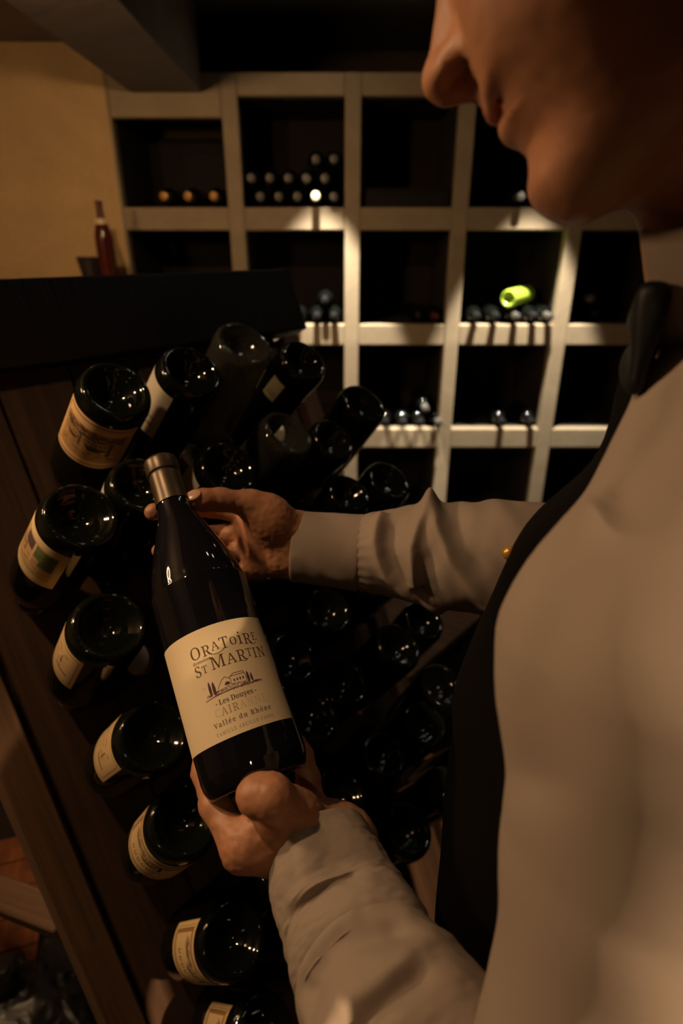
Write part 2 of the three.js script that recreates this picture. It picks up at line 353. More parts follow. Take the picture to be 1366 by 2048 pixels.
// bottles lying in the cells, necks towards the room
const BR = 0.0378;
const onShelf = (px, row, tier = 0) => {                     // place on board `row`, stacked `tier` high
  const y = rails[row][1] + BR + tier * 0.0655, d = (FACE - 0.0 + 0) * -1 * cP - y * sP;
  return rel((px - 683) / FPX * d, y, FACE + 0.035 - 0.30);
};
const lie = (label, px, row, tier, foil, group, glass = M.darkGlass, out = 0) => {
  const p = onShelf(px, row, tier); p.z += out;
  return bottle(label, 'bottle', 'bordeaux', glass, foil, p, V3(0, 0, 1), V3(0, 1, 0), group);
};
const ord = ['first', 'second', 'third', 'fourth', 'fifth', 'sixth'];
[331, 379, 430].forEach((px, i) => lie(`bottle with gold capsule in the shelf's top left cell, ${ord[i]} from the left`, px, 1, 0, M.foilGold, 'gold-capped bottles in the left cell'));
const S12 = 'stacked bottles in the second cell of the top row';
[521, 558, 595, 632, 668].forEach((px, i) => lie(i === 3 ? 'bottle with a bright cream capsule in the bottom layer of the stack' : `grey-capped bottle in the stack's bottom layer, ${ord[i]} from the left`, px, 1, 0, i === 3 ? M.foilCream : M.foilGrey, S12, M.darkGlass, i === 3 ? 0.02 : -0.02));
[503, 540, 577, 613, 650].forEach((px, i) => lie(`grey-capped bottle in the stack's middle layer, ${ord[i]} from the left`, px, 1, 1, M.foilGrey, S12, M.darkGlass, -0.02));
[632, 668].forEach((px, i) => lie(`grey-capped bottle in the stack's top layer, ${i ? 'the right one' : 'the left one'} of two`, px, 1, 2, M.foilGrey, S12, M.darkGlass, -0.02));
lie('lone grey-capped bottle lying in the top right cell beside the chin', 1038, 1, 0, M.foilGrey);
{
  const p = onShelf(815, 1); const c = thing('wine_case', 'flat dark wooden wine case lying in the third cell of the top row', 'case', rel(p.x, rails[1][1], FACE - 0.20));
  part('case_side', boxUV(box(0.355, 0.062, 0.30, 0.003)), M.case, c).position.y = 0.031;
  part('lid', boxUV(box(0.362, 0.010, 0.306, 0.003)), M.case, c).position.y = 0.067;
  const q = onShelf(370, 1); const e = thing('wine_case', 'tall dark wooden wine case at the back of the top left cell', 'case', rel(q.x + 0.03, rails[1][1], FACE - 0.41));
  part('case_side', boxUV(box(0.20, 0.235, 0.12, 0.003)), M.case, e).position.y = 0.1175;
  part('lid', boxUV(box(0.208, 0.010, 0.126, 0.003)), M.case, e).position.y = 0.240;
}
const S22 = 'bottles in the second cell of the middle row';
[[597, 0], [634, 0], [668, 0], [650, 1]].forEach(([px, t], i) => lie(t ? 'black-capped bottle on top of three behind the rack, middle row' : `black-capped bottle in the middle row behind the rack, ${ord[i]} from the left`, px, 2, t, M.foilBlack, S22));
lie('single bottle with dark red capsule in the third cell of the middle row', 868, 2, 0, M.foilRed);
lie('second dark bottle beside the red-capped one in the third cell', 838, 2, 0, M.foilBlack, undefined, M.darkGlass, -0.03);
const S24 = 'bottles under the lime green bottle';
[952, 990, 1030, 1066, 1096].forEach((px, i) => lie(`bottle in the cell with the lime green bottle, ${ord[i]} from the left`, px, 2, 0, i === 2 || i === 4 ? M.foilGrey : M.foilBlack, S24));
{
  const p = onShelf(1052, 2, 1);
  bottle('lime green glass bottle lying across the dark bottles in the shelf', 'bottle', 'bordeaux', M.limeGlass, M.foilBlack, p.clone().add(V3(-0.075, 0.004, 0.255)), V3(0.62, 0.05, -0.78), V3(0, 1, 0));
}
lie('bottle with a faint grey end in the cell behind the neck', 1195, 2, 1, M.foilGrey, undefined, M.darkGlass, -0.1);
lie('lower bottle in the cell behind the neck', 1205, 2, 0, M.foilBlack, undefined, M.darkGlass, -0.1);
const S33 = 'bottles in the third cell of the lower row';
[772, 806, 841, 876].forEach((px, i) => lie(`dark bottle in the lower row's third cell, bottom layer, ${ord[i]} from the left`, px, 3, 0, i === 3 ? M.foilGrey : M.foilBlack, S33));
[850].forEach(px => lie('grey-capped bottle lying on top in the third cell of the lower row', px, 3, 1, M.foilGrey, S33));
[1003, 1062].forEach((px, i) => lie(`black-capped bottle in the lower right cell, ${i ? 'the right one' : 'the left one'} of two`, px, 3, 0, M.foilBlack, 'pair in the lower right cell'));
lie('black-capped bottle in the lowest visible cell above the sleeve', 832, 4, 0, M.foilBlack);

// cabinet by the wall, with a bottle and a tumbler on it
{
  const top = -0.105, c = thing('cabinet', 'dark wooden cabinet by the plaster wall behind the bottle rack', 'cabinet', rel(-0.86, -1.45, -2.44));
  const hgt = 1.45 + top;
  part('carcass', boxUV(box(0.30, hgt - 0.03, 0.46, 0.004)), M.rack, c).position.y = (hgt - 0.03) / 2;
  part('cabinet_top', boxUV(box(0.308, 0.03, 0.48, 0.005)), M.rackDark, c).position.y = hgt - 0.015;
  for (const k of [0, 1]) { const d = part('door', boxUV(box(0.28, (hgt - 0.1) / 2 - 0.02, 0.016, 0.004)), M.rack, c); d.position.set(0, 0.05 + (hgt - 0.08) * (k ? 0.75 : 0.25), 0.238); part('knob', new THREE.SphereGeometry(0.012, 16, 12), M.metal, d).position.set(0.06, 0, 0.016); }
  const at1 = (px, z) => { const d = -z * cP - top * sP; return rel((px - 683) / FPX * d, top, z); };
  const b = thing('wine_bottle', 'slim dark red bottle standing on the cabinet against the plaster wall', 'bottle', at1(219, -2.42));
  const s = (g) => { g.scale(0.78, 0.86, 0.78); return g; };
  part('glass_body', s(G.burgundy.body.clone()), M.redGlass, b);
  part('foil_capsule', s(G.burgundy.foil.clone()), M.foilRed, b);
  part('neck_label', s(labelGeo('burgundy', 0.205, 0.232, 300, 0.027)), M.paper, b);
  const t = thing('tumbler', 'dark flared tumbler standing beside the slim red bottle', 'cup', at1(183, -2.41));
  part('cup_body', new THREE.LatheGeometry([[0.0001, 0], [0.030, 0], [0.032, 0.004], [0.044, 0.07], [0.045, 0.071], [0.042, 0.070], [0.030, 0.007], [0.0001, 0.006]].map(p => new THREE.Vector2(...p)), 40), M.cup, t);
}
// ───────────────────────── the slanted bottle rack ─────────────────────────
const AZ = 41.3 * Math.PI / 180, LEAN = 24 * Math.PI / 180, DROOP = 35 * Math.PI / 180;
const RD = V3(Math.sin(AZ), 0, -Math.cos(AZ)), RN = V3(Math.cos(AZ), 0, Math.sin(AZ));        // along the rack, out of the rack
const DN = RN.clone().multiplyScalar(Math.sin(LEAN)).add(V3(0, -Math.cos(LEAN), 0));          // down its face
const FN = RN.clone().multiplyScalar(Math.cos(LEAN)).add(V3(0, Math.sin(LEAN), 0));           // normal of its face
const AX = RN.clone().multiplyScalar(-Math.cos(DROOP)).add(V3(0, -Math.sin(DROOP), 0));       // base to neck of a racked bottle
const BASE0 = at(165, 1030, 0.61), REACH = 0.215, PANEL0 = BASE0.clone().addScaledVector(AX, REACH);
const onBase = (u, v) => BASE0.clone().addScaledVector(RD, u).addScaledVector(DN, v);
const SHIFT = REACH * Math.sin(DROOP - LEAN), GAP = REACH * Math.cos(DROOP - LEAN);           // where an axis meets the panel
const COLS = [-0.012, 0.085, 0.19, 0.285, 0.383, 0.477], ROWS = [-0.12, 0, 0.117, 0.24, 0.349, 0.475, 0.6], DROP = [0, 0, 0.022, 0.02, 0.050, 0.062, 0.062];
const FOOT = (PANEL0.y - 0.0) / Math.cos(LEAN);                                              // v of the floor on the panel
{
  const TOPV = -0.36, edge = [-0.080, 0.0365, 0.1375, 0.2375, 0.334, 0.430, 0.530];
  const rack = thing('bottle_rack', 'dark wooden slanted bottle rack holding bottles neck first', 'rack', PANEL0.clone().addScaledVector(DN, FOOT));
  const basis = new THREE.Matrix4().makeBasis(RD, DN.clone().negate(), FN);
  const flip = new THREE.Matrix4().makeBasis(RD, DN.clone().negate(), RD.clone().cross(DN.clone().negate()));
  rack.quaternion.setFromRotationMatrix(flip);
  const inv = rack.quaternion.clone().invert(), loc = p => p.clone().sub(rack.position).applyQuaternion(inv);
  const FZ = Math.sign(FN.dot(RD.clone().cross(DN.clone().negate())));                       // +1: the face looks along local z
  const T = 0.022;
  for (let c = 0; c < 6; c++) {                              // one board per column, with a hole per bottle
    const u0 = edge[c] + 0.004, u1 = edge[c + 1] - 0.004, s = new THREE.Shape();
    s.moveTo(u0, 0.02); s.lineTo(u1, 0.02); s.lineTo(u1, FOOT + 0.25); s.lineTo(u0, FOOT + 0.25); s.closePath();
    const rows = ROWS.map((v, i) => v + DROP[i]).slice(c === 0 ? 1 : 0);
    for (const v of rows) {
      if (FOOT - v - SHIFT < 0.08) continue;
      const h = new THREE.Path(); h.absellipse(COLS[c], FOOT - v - SHIFT, 0.0235, 0.026, 0, Math.PI * 2, true); s.holes.push(h);
    }
    const g = new THREE.ExtrudeGeometry(s, { depth: T - 0.004, bevelEnabled: true, bevelThickness: 0.002, bevelSize: 0.002, bevelSegments: 1, curveSegments: 18 });
    const m = part('holed_board', g, M.rack, rack); m.position.z = FZ > 0 ? -T + 0.002 : 0.002;
  }
  const bar = (name, u0, u1, v0, v1, z0, z1, mat, label) => { const m = part(name, boxUV(box(u1 - u0, v1 - v0, z1 - z0, 0.004)), mat, rack, label); m.position.set((u0 + u1) / 2, FOOT - (v0 + v1) / 2, FZ * (z0 + z1) / 2); return m; };
  bar('side_post', -0.128, -0.086, -0.24, FOOT, -0.03, 0.028, M.rackLight, 'paler post at the near edge');
  bar('side_post', 0.536, 0.575, -0.24, FOOT, -0.03, 0.018, M.rackLight);
  bar('ridge_board', -0.32, 0.60, -0.362, -0.246, -0.03, 0.022, M.rackDark, 'wide dark ridge board along the top');
  bar('cross_rail', -0.086, 0.536, -0.242, -0.205, -0.062, -0.026, M.rack);
  bar('cross_rail', -0.086, 0.536, 0.83, 0.87, -0.062, -0.026, M.rack);
  // rear legs of the trestle and the braces between them
  const ridge = u => PANEL0.clone().addScaledVector(RD, u).addScaledVector(DN, -0.25).addScaledVector(FN, -0.05);
  const stick = (name, a, b, w, mat) => { const A = loc(a), B = loc(b), m = part(name, boxUV(box(w, A.distanceTo(B), w * 0.7, 0.004)), mat, rack); m.position.copy(A).lerp(B, 0.5); m.quaternion.setFromUnitVectors(V3(0, 1, 0), B.clone().sub(A).normalize()); return m; };
  for (const u of [-0.10, 0.55]) { const a = ridge(u), b = a.clone().addScaledVector(RN, -0.48); b.y = 0.012; stick('rear_leg', a, b, 0.05, M.rackLight); }
  stick('brace', at(140, 1843, 0.79), at(-230, 1702, 1.00), 0.042, M.rackLight);
}

// printed château labels
function canvasTex(w, h, draw) {
  const c = document.createElement('canvas'); c.width = w; c.height = h; const x = c.getContext('2d'); draw(x, w, h);
  const t = new THREE.CanvasTexture(c); t.colorSpace = THREE.SRGBColorSpace; t.anisotropy = 8; return t;
}
const paperMat = (w, h, draw) => new THREE.MeshStandardMaterial({ map: canvasTex(w, h, draw), roughness: 0.78 });
function grain(x, w, h, n, a) { for (let i = 0; i < n; i++) { const v = rnd() < 0.5 ? 0 : 255; x.fillStyle = `rgba(${v},${v},${v},${a})`; x.fillRect(rnd() * w, rnd() * h, 1 + rnd() * 2, 1 + rnd() * 2); } }
function scribble(x, x0, y0, x1, y1, n, col, lw) {            // engraved hatching inside a box
  x.strokeStyle = col; x.lineWidth = lw;
  for (let i = 0; i < n; i++) { const a = lerp(x0, x1, rnd()), b = lerp(y0, y1, rnd()), l = (x1 - x0) * rr(0.03, 0.12); x.beginPath(); x.moveTo(a, b); x.quadraticCurveTo(a + l / 2, b + rr(-8, 8), a + l, b + rr(-5, 5)); x.stroke(); }
}
function house(x, cx, by, s, col) {                           // a small country house with towers, engraved
  x.fillStyle = col; x.strokeStyle = col; x.lineWidth = s * 0.02;
  x.strokeRect(cx - s * 0.5, by - s * 0.36, s, s * 0.36); x.beginPath(); x.moveTo(cx - s * 0.55, by - s * 0.36); x.lineTo(cx - s * 0.2, by - s * 0.6); x.lineTo(cx + s * 0.3, by - s * 0.6); x.lineTo(cx + s * 0.55, by - s * 0.36); x.fill();
  for (let i = -2; i <= 2; i++) x.fillRect(cx + i * s * 0.19 - s * 0.03, by - s * 0.26, s * 0.06, s * 0.13);
  x.fillRect(cx - s * 0.72, by - s * 0.62, s * 0.16, s * 0.62); x.beginPath(); x.moveTo(cx - s * 0.75, by - s * 0.62); x.lineTo(cx - s * 0.64, by - s * 0.86); x.lineTo(cx - s * 0.53, by - s * 0.62); x.fill();
}
const LBL = {
  engraved: paperMat(640, 420, (x, w, h) => {                 // ochre frame, brown engraving
    x.fillStyle = '#d8b27e'; x.fillRect(0, 0, w, h); x.strokeStyle = '#8a6436'; x.lineWidth = 10; x.strokeRect(26, 26, w - 52, h - 52);
    x.fillStyle = '#a88150'; x.fillRect(44, 60, w - 88, h - 140); house(x, w * 0.42, h * 0.62, 170, '#3c2616'); house(x, w * 0.74, h * 0.60, 110, '#4a301c');
    scribble(x, 50, 90, w - 90, h - 90, 260, 'rgba(60,36,20,0.75)', 3); scribble(x, 50, h * 0.62, w - 80, h * 0.78, 200, 'rgba(48,26,16,0.8)', 4); grain(x, w, h, 5000, 0.05);
  }),
  garden: paperMat(640, 420, (x, w, h) => {                   // cream border, green and purple picture
    x.fillStyle = '#e2c89b'; x.fillRect(0, 0, w, h); x.fillStyle = '#c9a572'; x.fillRect(60, 60, w - 120, h - 120);
    x.fillStyle = '#54623c'; x.fillRect(70, h * 0.42, w * 0.2, h * 0.4); x.fillStyle = '#6b7a48'; x.fillRect(w * 0.28, h * 0.55, w * 0.14, h * 0.27); x.fillStyle = '#55424a'; x.fillRect(w * 0.46, h * 0.6, w * 0.2, h * 0.22);
    house(x, w * 0.72, h * 0.6, 120, '#7a5a3a'); scribble(x, 70, 80, w - 110, h - 90, 240, 'rgba(80,60,36,0.6)', 3); x.fillStyle = '#d6b685'; x.fillRect(w * 0.42, h * 0.35, w * 0.035, h * 0.47); grain(x, w, h, 5000, 0.05);
  }),
  plain: paperMat(640, 420, (x, w, h) => {                    // cream with a few dark strokes
    x.fillStyle = '#dcbd8d'; x.fillRect(0, 0, w, h); x.fillStyle = '#4a3020'; x.fillRect(w * 0.14, h * 0.28, w * 0.26, 14); x.fillRect(w * 0.30, h * 0.42, 12, h * 0.24);
    x.strokeStyle = '#a0774a'; x.lineWidth = 8; x.strokeRect(34, 34, w - 68, h - 68); scribble(x, w * 0.18, h * 0.3, w * 0.8, h * 0.6, 60, 'rgba(110,72,44,0.7)', 4); scribble(x, w * 0.14, h * 0.68, w * 0.82, h * 0.78, 40, 'rgba(110,72,44,0.7)', 4); grain(x, w, h, 5000, 0.05);
  }),
  estate: paperMat(640, 420, (x, w, h) => {                   // double frame, lettered scrawl and a country house
    x.fillStyle = '#d9bc8a'; x.fillRect(0, 0, w, h); x.strokeStyle = '#94713f'; x.lineWidth = 26; x.strokeRect(56, 52, w - 112, h - 104); x.strokeStyle = '#b08a55'; x.lineWidth = 5; x.strokeRect(30, 28, w - 60, h - 56);
    x.strokeStyle = '#6a4828'; x.lineWidth = 7; for (let i = 0; i < 9; i++) { const a = w * 0.2 + i * w * 0.065; x.beginPath(); x.moveTo(a, h * 0.40); x.bezierCurveTo(a + 8, h * 0.26, a + 30, h * 0.28, a + 20, h * 0.40); x.stroke(); }
    house(x, w * 0.52, h * 0.70, 130, '#33221a'); scribble(x, w * 0.18, h * 0.66, w * 0.82, h * 0.80, 150, 'rgba(56,36,28,0.8)', 4); grain(x, w, h, 5000, 0.05);
  }),
  white: paperMat(320, 200, (x, w, h) => { x.fillStyle = '#bdb3a0'; x.fillRect(0, 0, w, h); x.fillStyle = '#8a8070'; x.fillRect(40, 40, w - 80, 12); x.fillRect(40, 70, w - 120, 8); grain(x, w, h, 900, 0.06); }),
};

// every bottle in the rack: measured places first, the lattice for the rest
const placed = {
  '0,1': [0.085, -0.119], '0,2': [0.188, -0.126], '0,3': [0.282, -0.150], '0,4': [0.378, -0.113], '1,0': [0, 0], '1,1': [0.075, -0.012], '1,2': [0.193, 0], '1,3': [0.305, -0.020], '1,4': [0.387, 0.008], '1,5': [0.476, -0.031],
  '2,0': [-0.014, 0.117], '2,4': [0.383, 0.091], '2,5': [0.479, 0.098], '3,0': [-0.012, 0.247], '3,2': [0.191, 0.262], '3,3': [0.274, 0.232], '3,4': [0.383, 0.222], '3,5': [0.474, 0.218], '4,4': [0.385, 0.342], '4,5': [0.458, 0.334], '4,0': [-0.015, 0.349], '4,3': [0.259, 0.336],
  '5,5': [0.452, 0.448], '5,0': [-0.012, 0.505], '5,3': [0.286, 0.468], '5,2': [0.188, 0.466], '6,0': [-0.021, 0.625], '6,3': [0.286, 0.594],
};
const left = camDir(-1, 0, 0), down = camDir(0, -1, 0);
const lookLeft = deg => left.clone().multiplyScalar(Math.cos(deg * Math.PI / 180)).addScaledVector(down, Math.sin(deg * Math.PI / 180));
const special = {
  '0,1': { text: 'ochre label with a brown engraved view', l: LBL.engraved, look: lookLeft(62), span: 128, kind: 'burgundy', say: 'bottle with brown engraved label, top row of the rack, leftmost' },
  '1,0': { text: 'cream label with a green and purple garden picture', l: LBL.garden, look: lookLeft(30), span: 118, say: 'bottle with green garden picture label at the left end of the second row' },
  '2,0': { text: 'cream label with a few dark strokes', l: LBL.plain, look: lookLeft(12), span: 118, say: 'bottle with plain cream label at the left end of the third row' },
  '3,0': { text: 'cream label with a few dark strokes', l: LBL.plain, look: lookLeft(-2), span: 112, say: 'bottle with plain cream label at the left end of the fourth row' },
  '4,0': { text: 'ochre framed label with an engraved house', l: LBL.estate, look: lookLeft(52), span: 165, say: 'bottle with framed estate label beside the lower hand' },
  '5,0': { text: 'ochre framed label with an engraved house', l: LBL.estate, look: lookLeft(44), span: 160, say: 'bottle with framed estate label left of the lower sleeve' },
  '6,0': { text: 'ochre framed label with an engraved house', l: LBL.estate, look: lookLeft(34), span: 150, say: 'bottle with framed estate label cut by the bottom edge of the picture' },
  '0,2': { text: 'greyish white label', l: LBL.white, look: lookLeft(20), span: 100, say: 'dark bottle with white label edge, second in the top row' },
  '0,4': { text: 'small white back label', l: LBL.white, look: lookLeft(40), span: 34, h0: 0.03, h1: 0.07, say: 'dark bottle with a small white back label, fourth in the top row' },
  '1,1': { text: 'greyish white label', l: LBL.white, look: lookLeft(10), span: 100, say: 'dark bottle with white label behind the held bottle neck' },
  '1,2': { text: 'greyish white label', l: LBL.white, look: lookLeft(0), span: 90, say: 'dark bottle with white label just above the upper hand' },
  '1,3': { text: 'greyish white label', l: LBL.white, look: lookLeft(20), span: 70, h0: 0.05, h1: 0.1, clear: true, say: 'clear empty glass bottle in the second row, fourth from the left' },
  '0,3': { clear: true, say: 'clear empty glass bottle in the top row of the rack' },
};
const rowWord = ['top', 'second', 'third', 'fourth', 'fifth', 'sixth', 'seventh'];
for (let r = 0; r < ROWS.length; r++) for (let c = 0; c < COLS.length; c++) {
  if ((r === 0 && (c === 0 || c === 5)) || (r === 2 && c === 1)) continue;
  const k = `${r},${c}`, s = special[k] ?? {}, [u, v] = placed[k] ?? [COLS[c] + rr(-0.006, 0.006), ROWS[r] + rr(-0.006, 0.006)];
  const kind = s.kind ?? (c === 0 || rnd() < 0.45 ? 'burgundy' : 'bordeaux');
  const glass = s.clear ? M.clearGlass : rnd() < 0.25 ? M.oliveGlass : M.darkGlass;
  const say = s.say ?? `dark unlabelled bottle in the rack's ${rowWord[r]} row, ${ord[r === 0 ? c - 1 : c]} from the left`;
  // aim the neck at its hole
  const hole = PANEL0.clone().addScaledVector(RD, COLS[c]).addScaledVector(DN, ROWS[r] + DROP[r] + SHIFT).addScaledVector(FN, -0.01);
  const base = onBase(u, v), axis = hole.sub(base).normalize();
  bottle(say, 'bottle', kind, glass, s.clear ? null : [M.foilBlack, M.foilRed, M.foilGrey][Math.floor(rnd() * 3)], base, axis, s.look ?? lookLeft(rr(0, 360)), 'bottles in the slanted rack', { knurl: true, label: s.l, text: s.text, span: s.span, h0: s.h0 ?? 0.018, h1: s.h1 ?? 0.104 });
}
// ───────────────────────── the bottle being held ─────────────────────────
const HB = cam2w(-0.061, -0.203, -0.44), HT = cam2w(-0.172, 0.047, -0.56), HAX = HT.clone().sub(HB).normalize();
{
  const lab = paperMat(1190, 1035, (x, w, h) => {
    x.fillStyle = '#e4d2b0'; x.fillRect(0, 0, w, h); grain(x, w, h, 26000, 0.035);
    const ink = '#4a3524', serif = 'serif';
    x.textBaseline = 'alphabetic'; x.textAlign = 'left';
    const put = (s, px, py, size, col = ink, weight = '', sx = 1) => { x.save(); x.translate(px, py); x.scale(sx, 1); x.fillStyle = col; x.font = `${weight} ${size}px ${serif}`; x.fillText(s, 0, 0); const l = x.measureText(s).width * sx; x.restore(); return l; };
    const row = (list, px, gap) => { for (const [s, py, size, sx = 1] of list) px += put(s, px, py, size, ink, '', sx) + gap; return px; };
    x.save(); x.translate(717, 24); x.scale(0.86, 0.94); x.translate(-607, 0);
    // ORATOiRE, with the tall R and the raised T
    row([['O', 255, 172, 0.95], ['R', 262, 150, 0.95], ['A', 236, 122, 0.95], ['T', 252, 168, 0.9], ['o', 240, 150, 0.95], ['i', 252, 176, 0.95], ['R', 262, 160, 0.95], ['E', 232, 120, 0.95]], 255, 6);
    x.strokeStyle = ink; x.lineWidth = 7; x.lineCap = 'round';
    x.beginPath(); x.moveTo(440, 240); x.bezierCurveTo(480, 288, 560, 286, 600, 250); x.stroke();
    x.beginPath(); x.moveTo(880, 250); x.bezierCurveTo(905, 282, 945, 276, 960, 254); x.stroke();
    put('domaine', 258, 306, 47, ink, 'bold', 0.95);
    row([['S', 430, 150, 0.9], ['T', 418, 104, 0.95]], 255, 6);
    row([['M', 420, 176, 0.95], ['A', 420, 150, 0.95], ['R', 420, 160, 0.95], ['T', 396, 120, 0.95], ['I', 420, 150, 0.95], ['N', 420, 156, 0.95]], 428, 5);
    x.beginPath(); x.moveTo(720, 405); x.bezierCurveTo(745, 436, 790, 434, 806, 408); x.stroke();
    x.restore(); x.save(); x.translate(690, 0); x.scale(0.79, 1); x.translate(-655, 0);
    // the engraved estate
    const pl = '#4a2a35'; x.fillStyle = pl; x.strokeStyle = pl;
    for (const [cx, t, b, r] of [[420, 500, 640, 15], [462, 512, 645, 17], [838, 520, 630, 14], [876, 540, 625, 12]]) { x.beginPath(); x.moveTo(cx, t); x.bezierCurveTo(cx + r * 1.7, t + 45, cx + r, b, cx, b); x.bezierCurveTo(cx - r, b, cx - r * 1.7, t + 45, cx, t); x.fill(); }
    x.lineWidth = 6; x.beginPath(); x.moveTo(500, 600); x.lineTo(560, 535); x.lineTo(600, 515); x.lineTo(650, 545); x.lineTo(650, 610); x.stroke();
    x.beginPath(); x.arc(610, 592, 30, Math.PI, 0); x.fill(); x.beginPath(); x.moveTo(640, 540); x.lineTo(690, 508); x.lineTo(800, 512); x.lineTo(815, 545); x.lineTo(815, 610); x.stroke(); x.beginPath(); x.moveTo(650, 528); x.lineTo(810, 532); x.stroke();
    for (let i = 0; i < 4; i++) x.fillRect(680 + i * 32, 560, 15, 24);
    x.lineWidth = 3; for (let i = 0; i < 260; i++) { const a = rr(350, 960), b = 640 + (a - 640) * 0.01 + rr(-42, 18) * (1 - Math.abs(a - 650) / 420), l = rr(8, 34); x.globalAlpha = 0.75; x.beginPath(); x.moveTo(a, b); x.lineTo(a + l, b - rr(0, 9)); x.stroke(); }
    for (let i = 0; i < 60; i++) { const a = rr(340, 980), b = rr(520, 600), l = rr(8, 20); if (a > 400 && a < 900) continue; x.globalAlpha = 0.5; x.beginPath(); x.moveTo(a, b); x.lineTo(a + l, b - 8); x.stroke(); }
    x.globalAlpha = 1; x.lineWidth = 8; x.beginPath(); x.moveTo(340, 664); x.bezierCurveTo(500, 640, 800, 640, 985, 634); x.stroke();
    x.textAlign = 'center';
    x.fillStyle = '#3c2a20'; x.font = `bold 66px ${serif}`; x.fillText('- Les Douyes -', 655, 738);
    x.font = `100px ${serif}`; x.textAlign = 'left';
    [['C', '#cdb894'], ['A', '#9c8160'], ['I', '#94775a'], ['R', '#967a5a'], ['A', '#c8b28e'], ['N', '#cebb98'], ['N', '#cdb996'], ['E', '#cfbc99']].reduce((q, [ch, col]) => { x.fillStyle = col; x.fillText(ch, q, 836); return q + x.measureText(ch).width + 8; }, 395);
    x.fillStyle = '#5a432e'; x.font = `bold 62px ${serif}`; const sp = (s, cx, y, g) => { let L = -g; for (const ch of s) L += x.measureText(ch).width + g; let q = cx - L / 2; x.textAlign = 'left'; for (const ch of s) { x.fillText(ch, q, y); q += x.measureText(ch).width + g; } };
    sp('Vallée du Rhône', 665, 918, 9);
    x.fillStyle = '#75593c'; x.font = `40px ${serif}`; sp('FAMILLE ABEILLE FABRE', 668, 990, 7); x.restore();
  });
  const front = camDir(0, 0, 1).addScaledVector(camDir(1, 0, 0), 0.14);
  const g = bottle('dark wine bottle with cream lettered label held in both hands', 'bottle', 'burgundy', M.heldGlass, null, HB, HAX, front);
  g.name = 'held_wine_bottle';
  part('label', labelGeo('burgundy', 0.0335, 0.1165, 146, 0.0413, 48), lab, g, 'cream paper label printed with brown lettering and an estate');
  const cap = (h0, h1, dr) => { const p = []; for (let i = 0; i <= 8; i++) { const h = lerp(h0, h1, i / 8); p.push(new THREE.Vector2(Math.max(rAt('burgundy', Math.min(h, 0.285)), 0.0139) + dr, h)); } return p; };
  const fo = part('foil_capsule', new THREE.LatheGeometry([...cap(0.2505, 0.2815, 0.0007), new THREE.Vector2(0.0142, 0.2822)], 48), M.foilBronze, g, 'bronze brown foil capsule');
  part('groove', new THREE.LatheGeometry([new THREE.Vector2(0.0138, 0.2816), new THREE.Vector2(0.0141, 0.2830), new THREE.Vector2(0.0138, 0.2842)], 40), M.foilGroove, fo);
  part('foil_top', new THREE.LatheGeometry([[0.0142, 0.2836], [0.0158, 0.2846], [0.0158, 0.2966], [0.0149, 0.2992], [0.0001, 0.2998]].map(p => new THREE.Vector2(...p)), 48), M.foilBronze, fo);
}
// ───────────────────────── the person ─────────────────────────
const person = thing('person', 'person in white shirt and dark vest looking down at a held bottle', 'person', V3(0, 0, 0));
const skinTone = (x, y, z) => { const a = nz(x * 38, y * 38, z * 38), b = nz(x * 160, y * 160, z * 160 + 4), c = nz(x * 420, y * 420, z * 420), k = 1 + 0.10 * a + 0.07 * b + 0.05 * c; return [0.40 * k, 0.185 * k * (1 - 0.06 * a), 0.100 * k * (1 - 0.08 * a)]; };
const FWD = V3(-0.75, 0, -0.66).normalize(), LEFT = V3(-0.66, 0, 0.75).normalize();          // the chest looks at the rack
const NECK = rel(0.226, -0.040, -0.318), MID = rel(0.255, -0.15, -0.315);
const LS = rel(0.146, -0.165, -0.200), RS = rel(0.385, -0.15, -0.455);
const LE = at(1140, 2480, 0.275), RE = at(1215, 1150, 0.56);
const LW = at(668, 1712, 0.432), RW = at(600, 1094, 0.62);

// head -----------------------------------------------------------------------
const HO = at(1000, 244, 0.272);
const [HF, HU, HL] = (() => {
  const r = at(1060, 250, 1).sub(V3(0, EYE, 0)).normalize(), L = r.clone().negate();
  const a = at(1000, 244, 1), b = at(914.3, 295.5, 1), d = b.sub(a);
  const F = d.addScaledVector(L, -d.dot(L)).normalize(), U = F.clone().cross(L);
  const L1 = L.clone().applyAxisAngle(U, 10 * Math.PI / 180);
  return [F, U.clone().applyAxisAngle(F, 12 * Math.PI / 180), L1.applyAxisAngle(F, 12 * Math.PI / 180)];
})();
{ HF.normalize(); HU.addScaledVector(HF, -HU.dot(HF)).normalize(); HL.copy(HF.clone().cross(HU)).multiplyScalar(Math.sign(HF.clone().cross(HU).dot(HL))); }
const headW = (f, u, l) => HO.clone().addScaledVector(HF, f).addScaledVector(HU, u).addScaledVector(HL, l);
const S = 1.035;
const PROF = [[0.003, 0.0125], [0.0036, 0.0095], [0.0042, 0.0065], [0.0040, 0.0040], [0.0018, 0.0012], [-0.0022, -0.0004], [-0.0004, -0.0022], [0.0008, -0.0052], [-0.0002, -0.0090], [-0.0036, -0.0140], [-0.0055, -0.0190], [-0.0046, -0.0245], [-0.0018, -0.0300], [-0.0002, -0.0356], [-0.0019, -0.0414], [-0.0059, -0.0474], [-0.0115, -0.0518], [-0.0190, -0.0548], [-0.040, -0.055], [-0.060, -0.047], [-0.078, -0.032], [-0.088, 0.0], [-0.092, 0.04], [-0.11, 0.09], [-0.10, 0.14], [-0.05, 0.148], [-0.018, 0.13], [-0.006, 0.105], [-0.004, 0.086], [-0.010, 0.074], [-0.014, 0.062], [-0.008, 0.048], [-0.003, 0.034], [0.001, 0.022]].map(p => [p[0] * S, p[1] * S]);
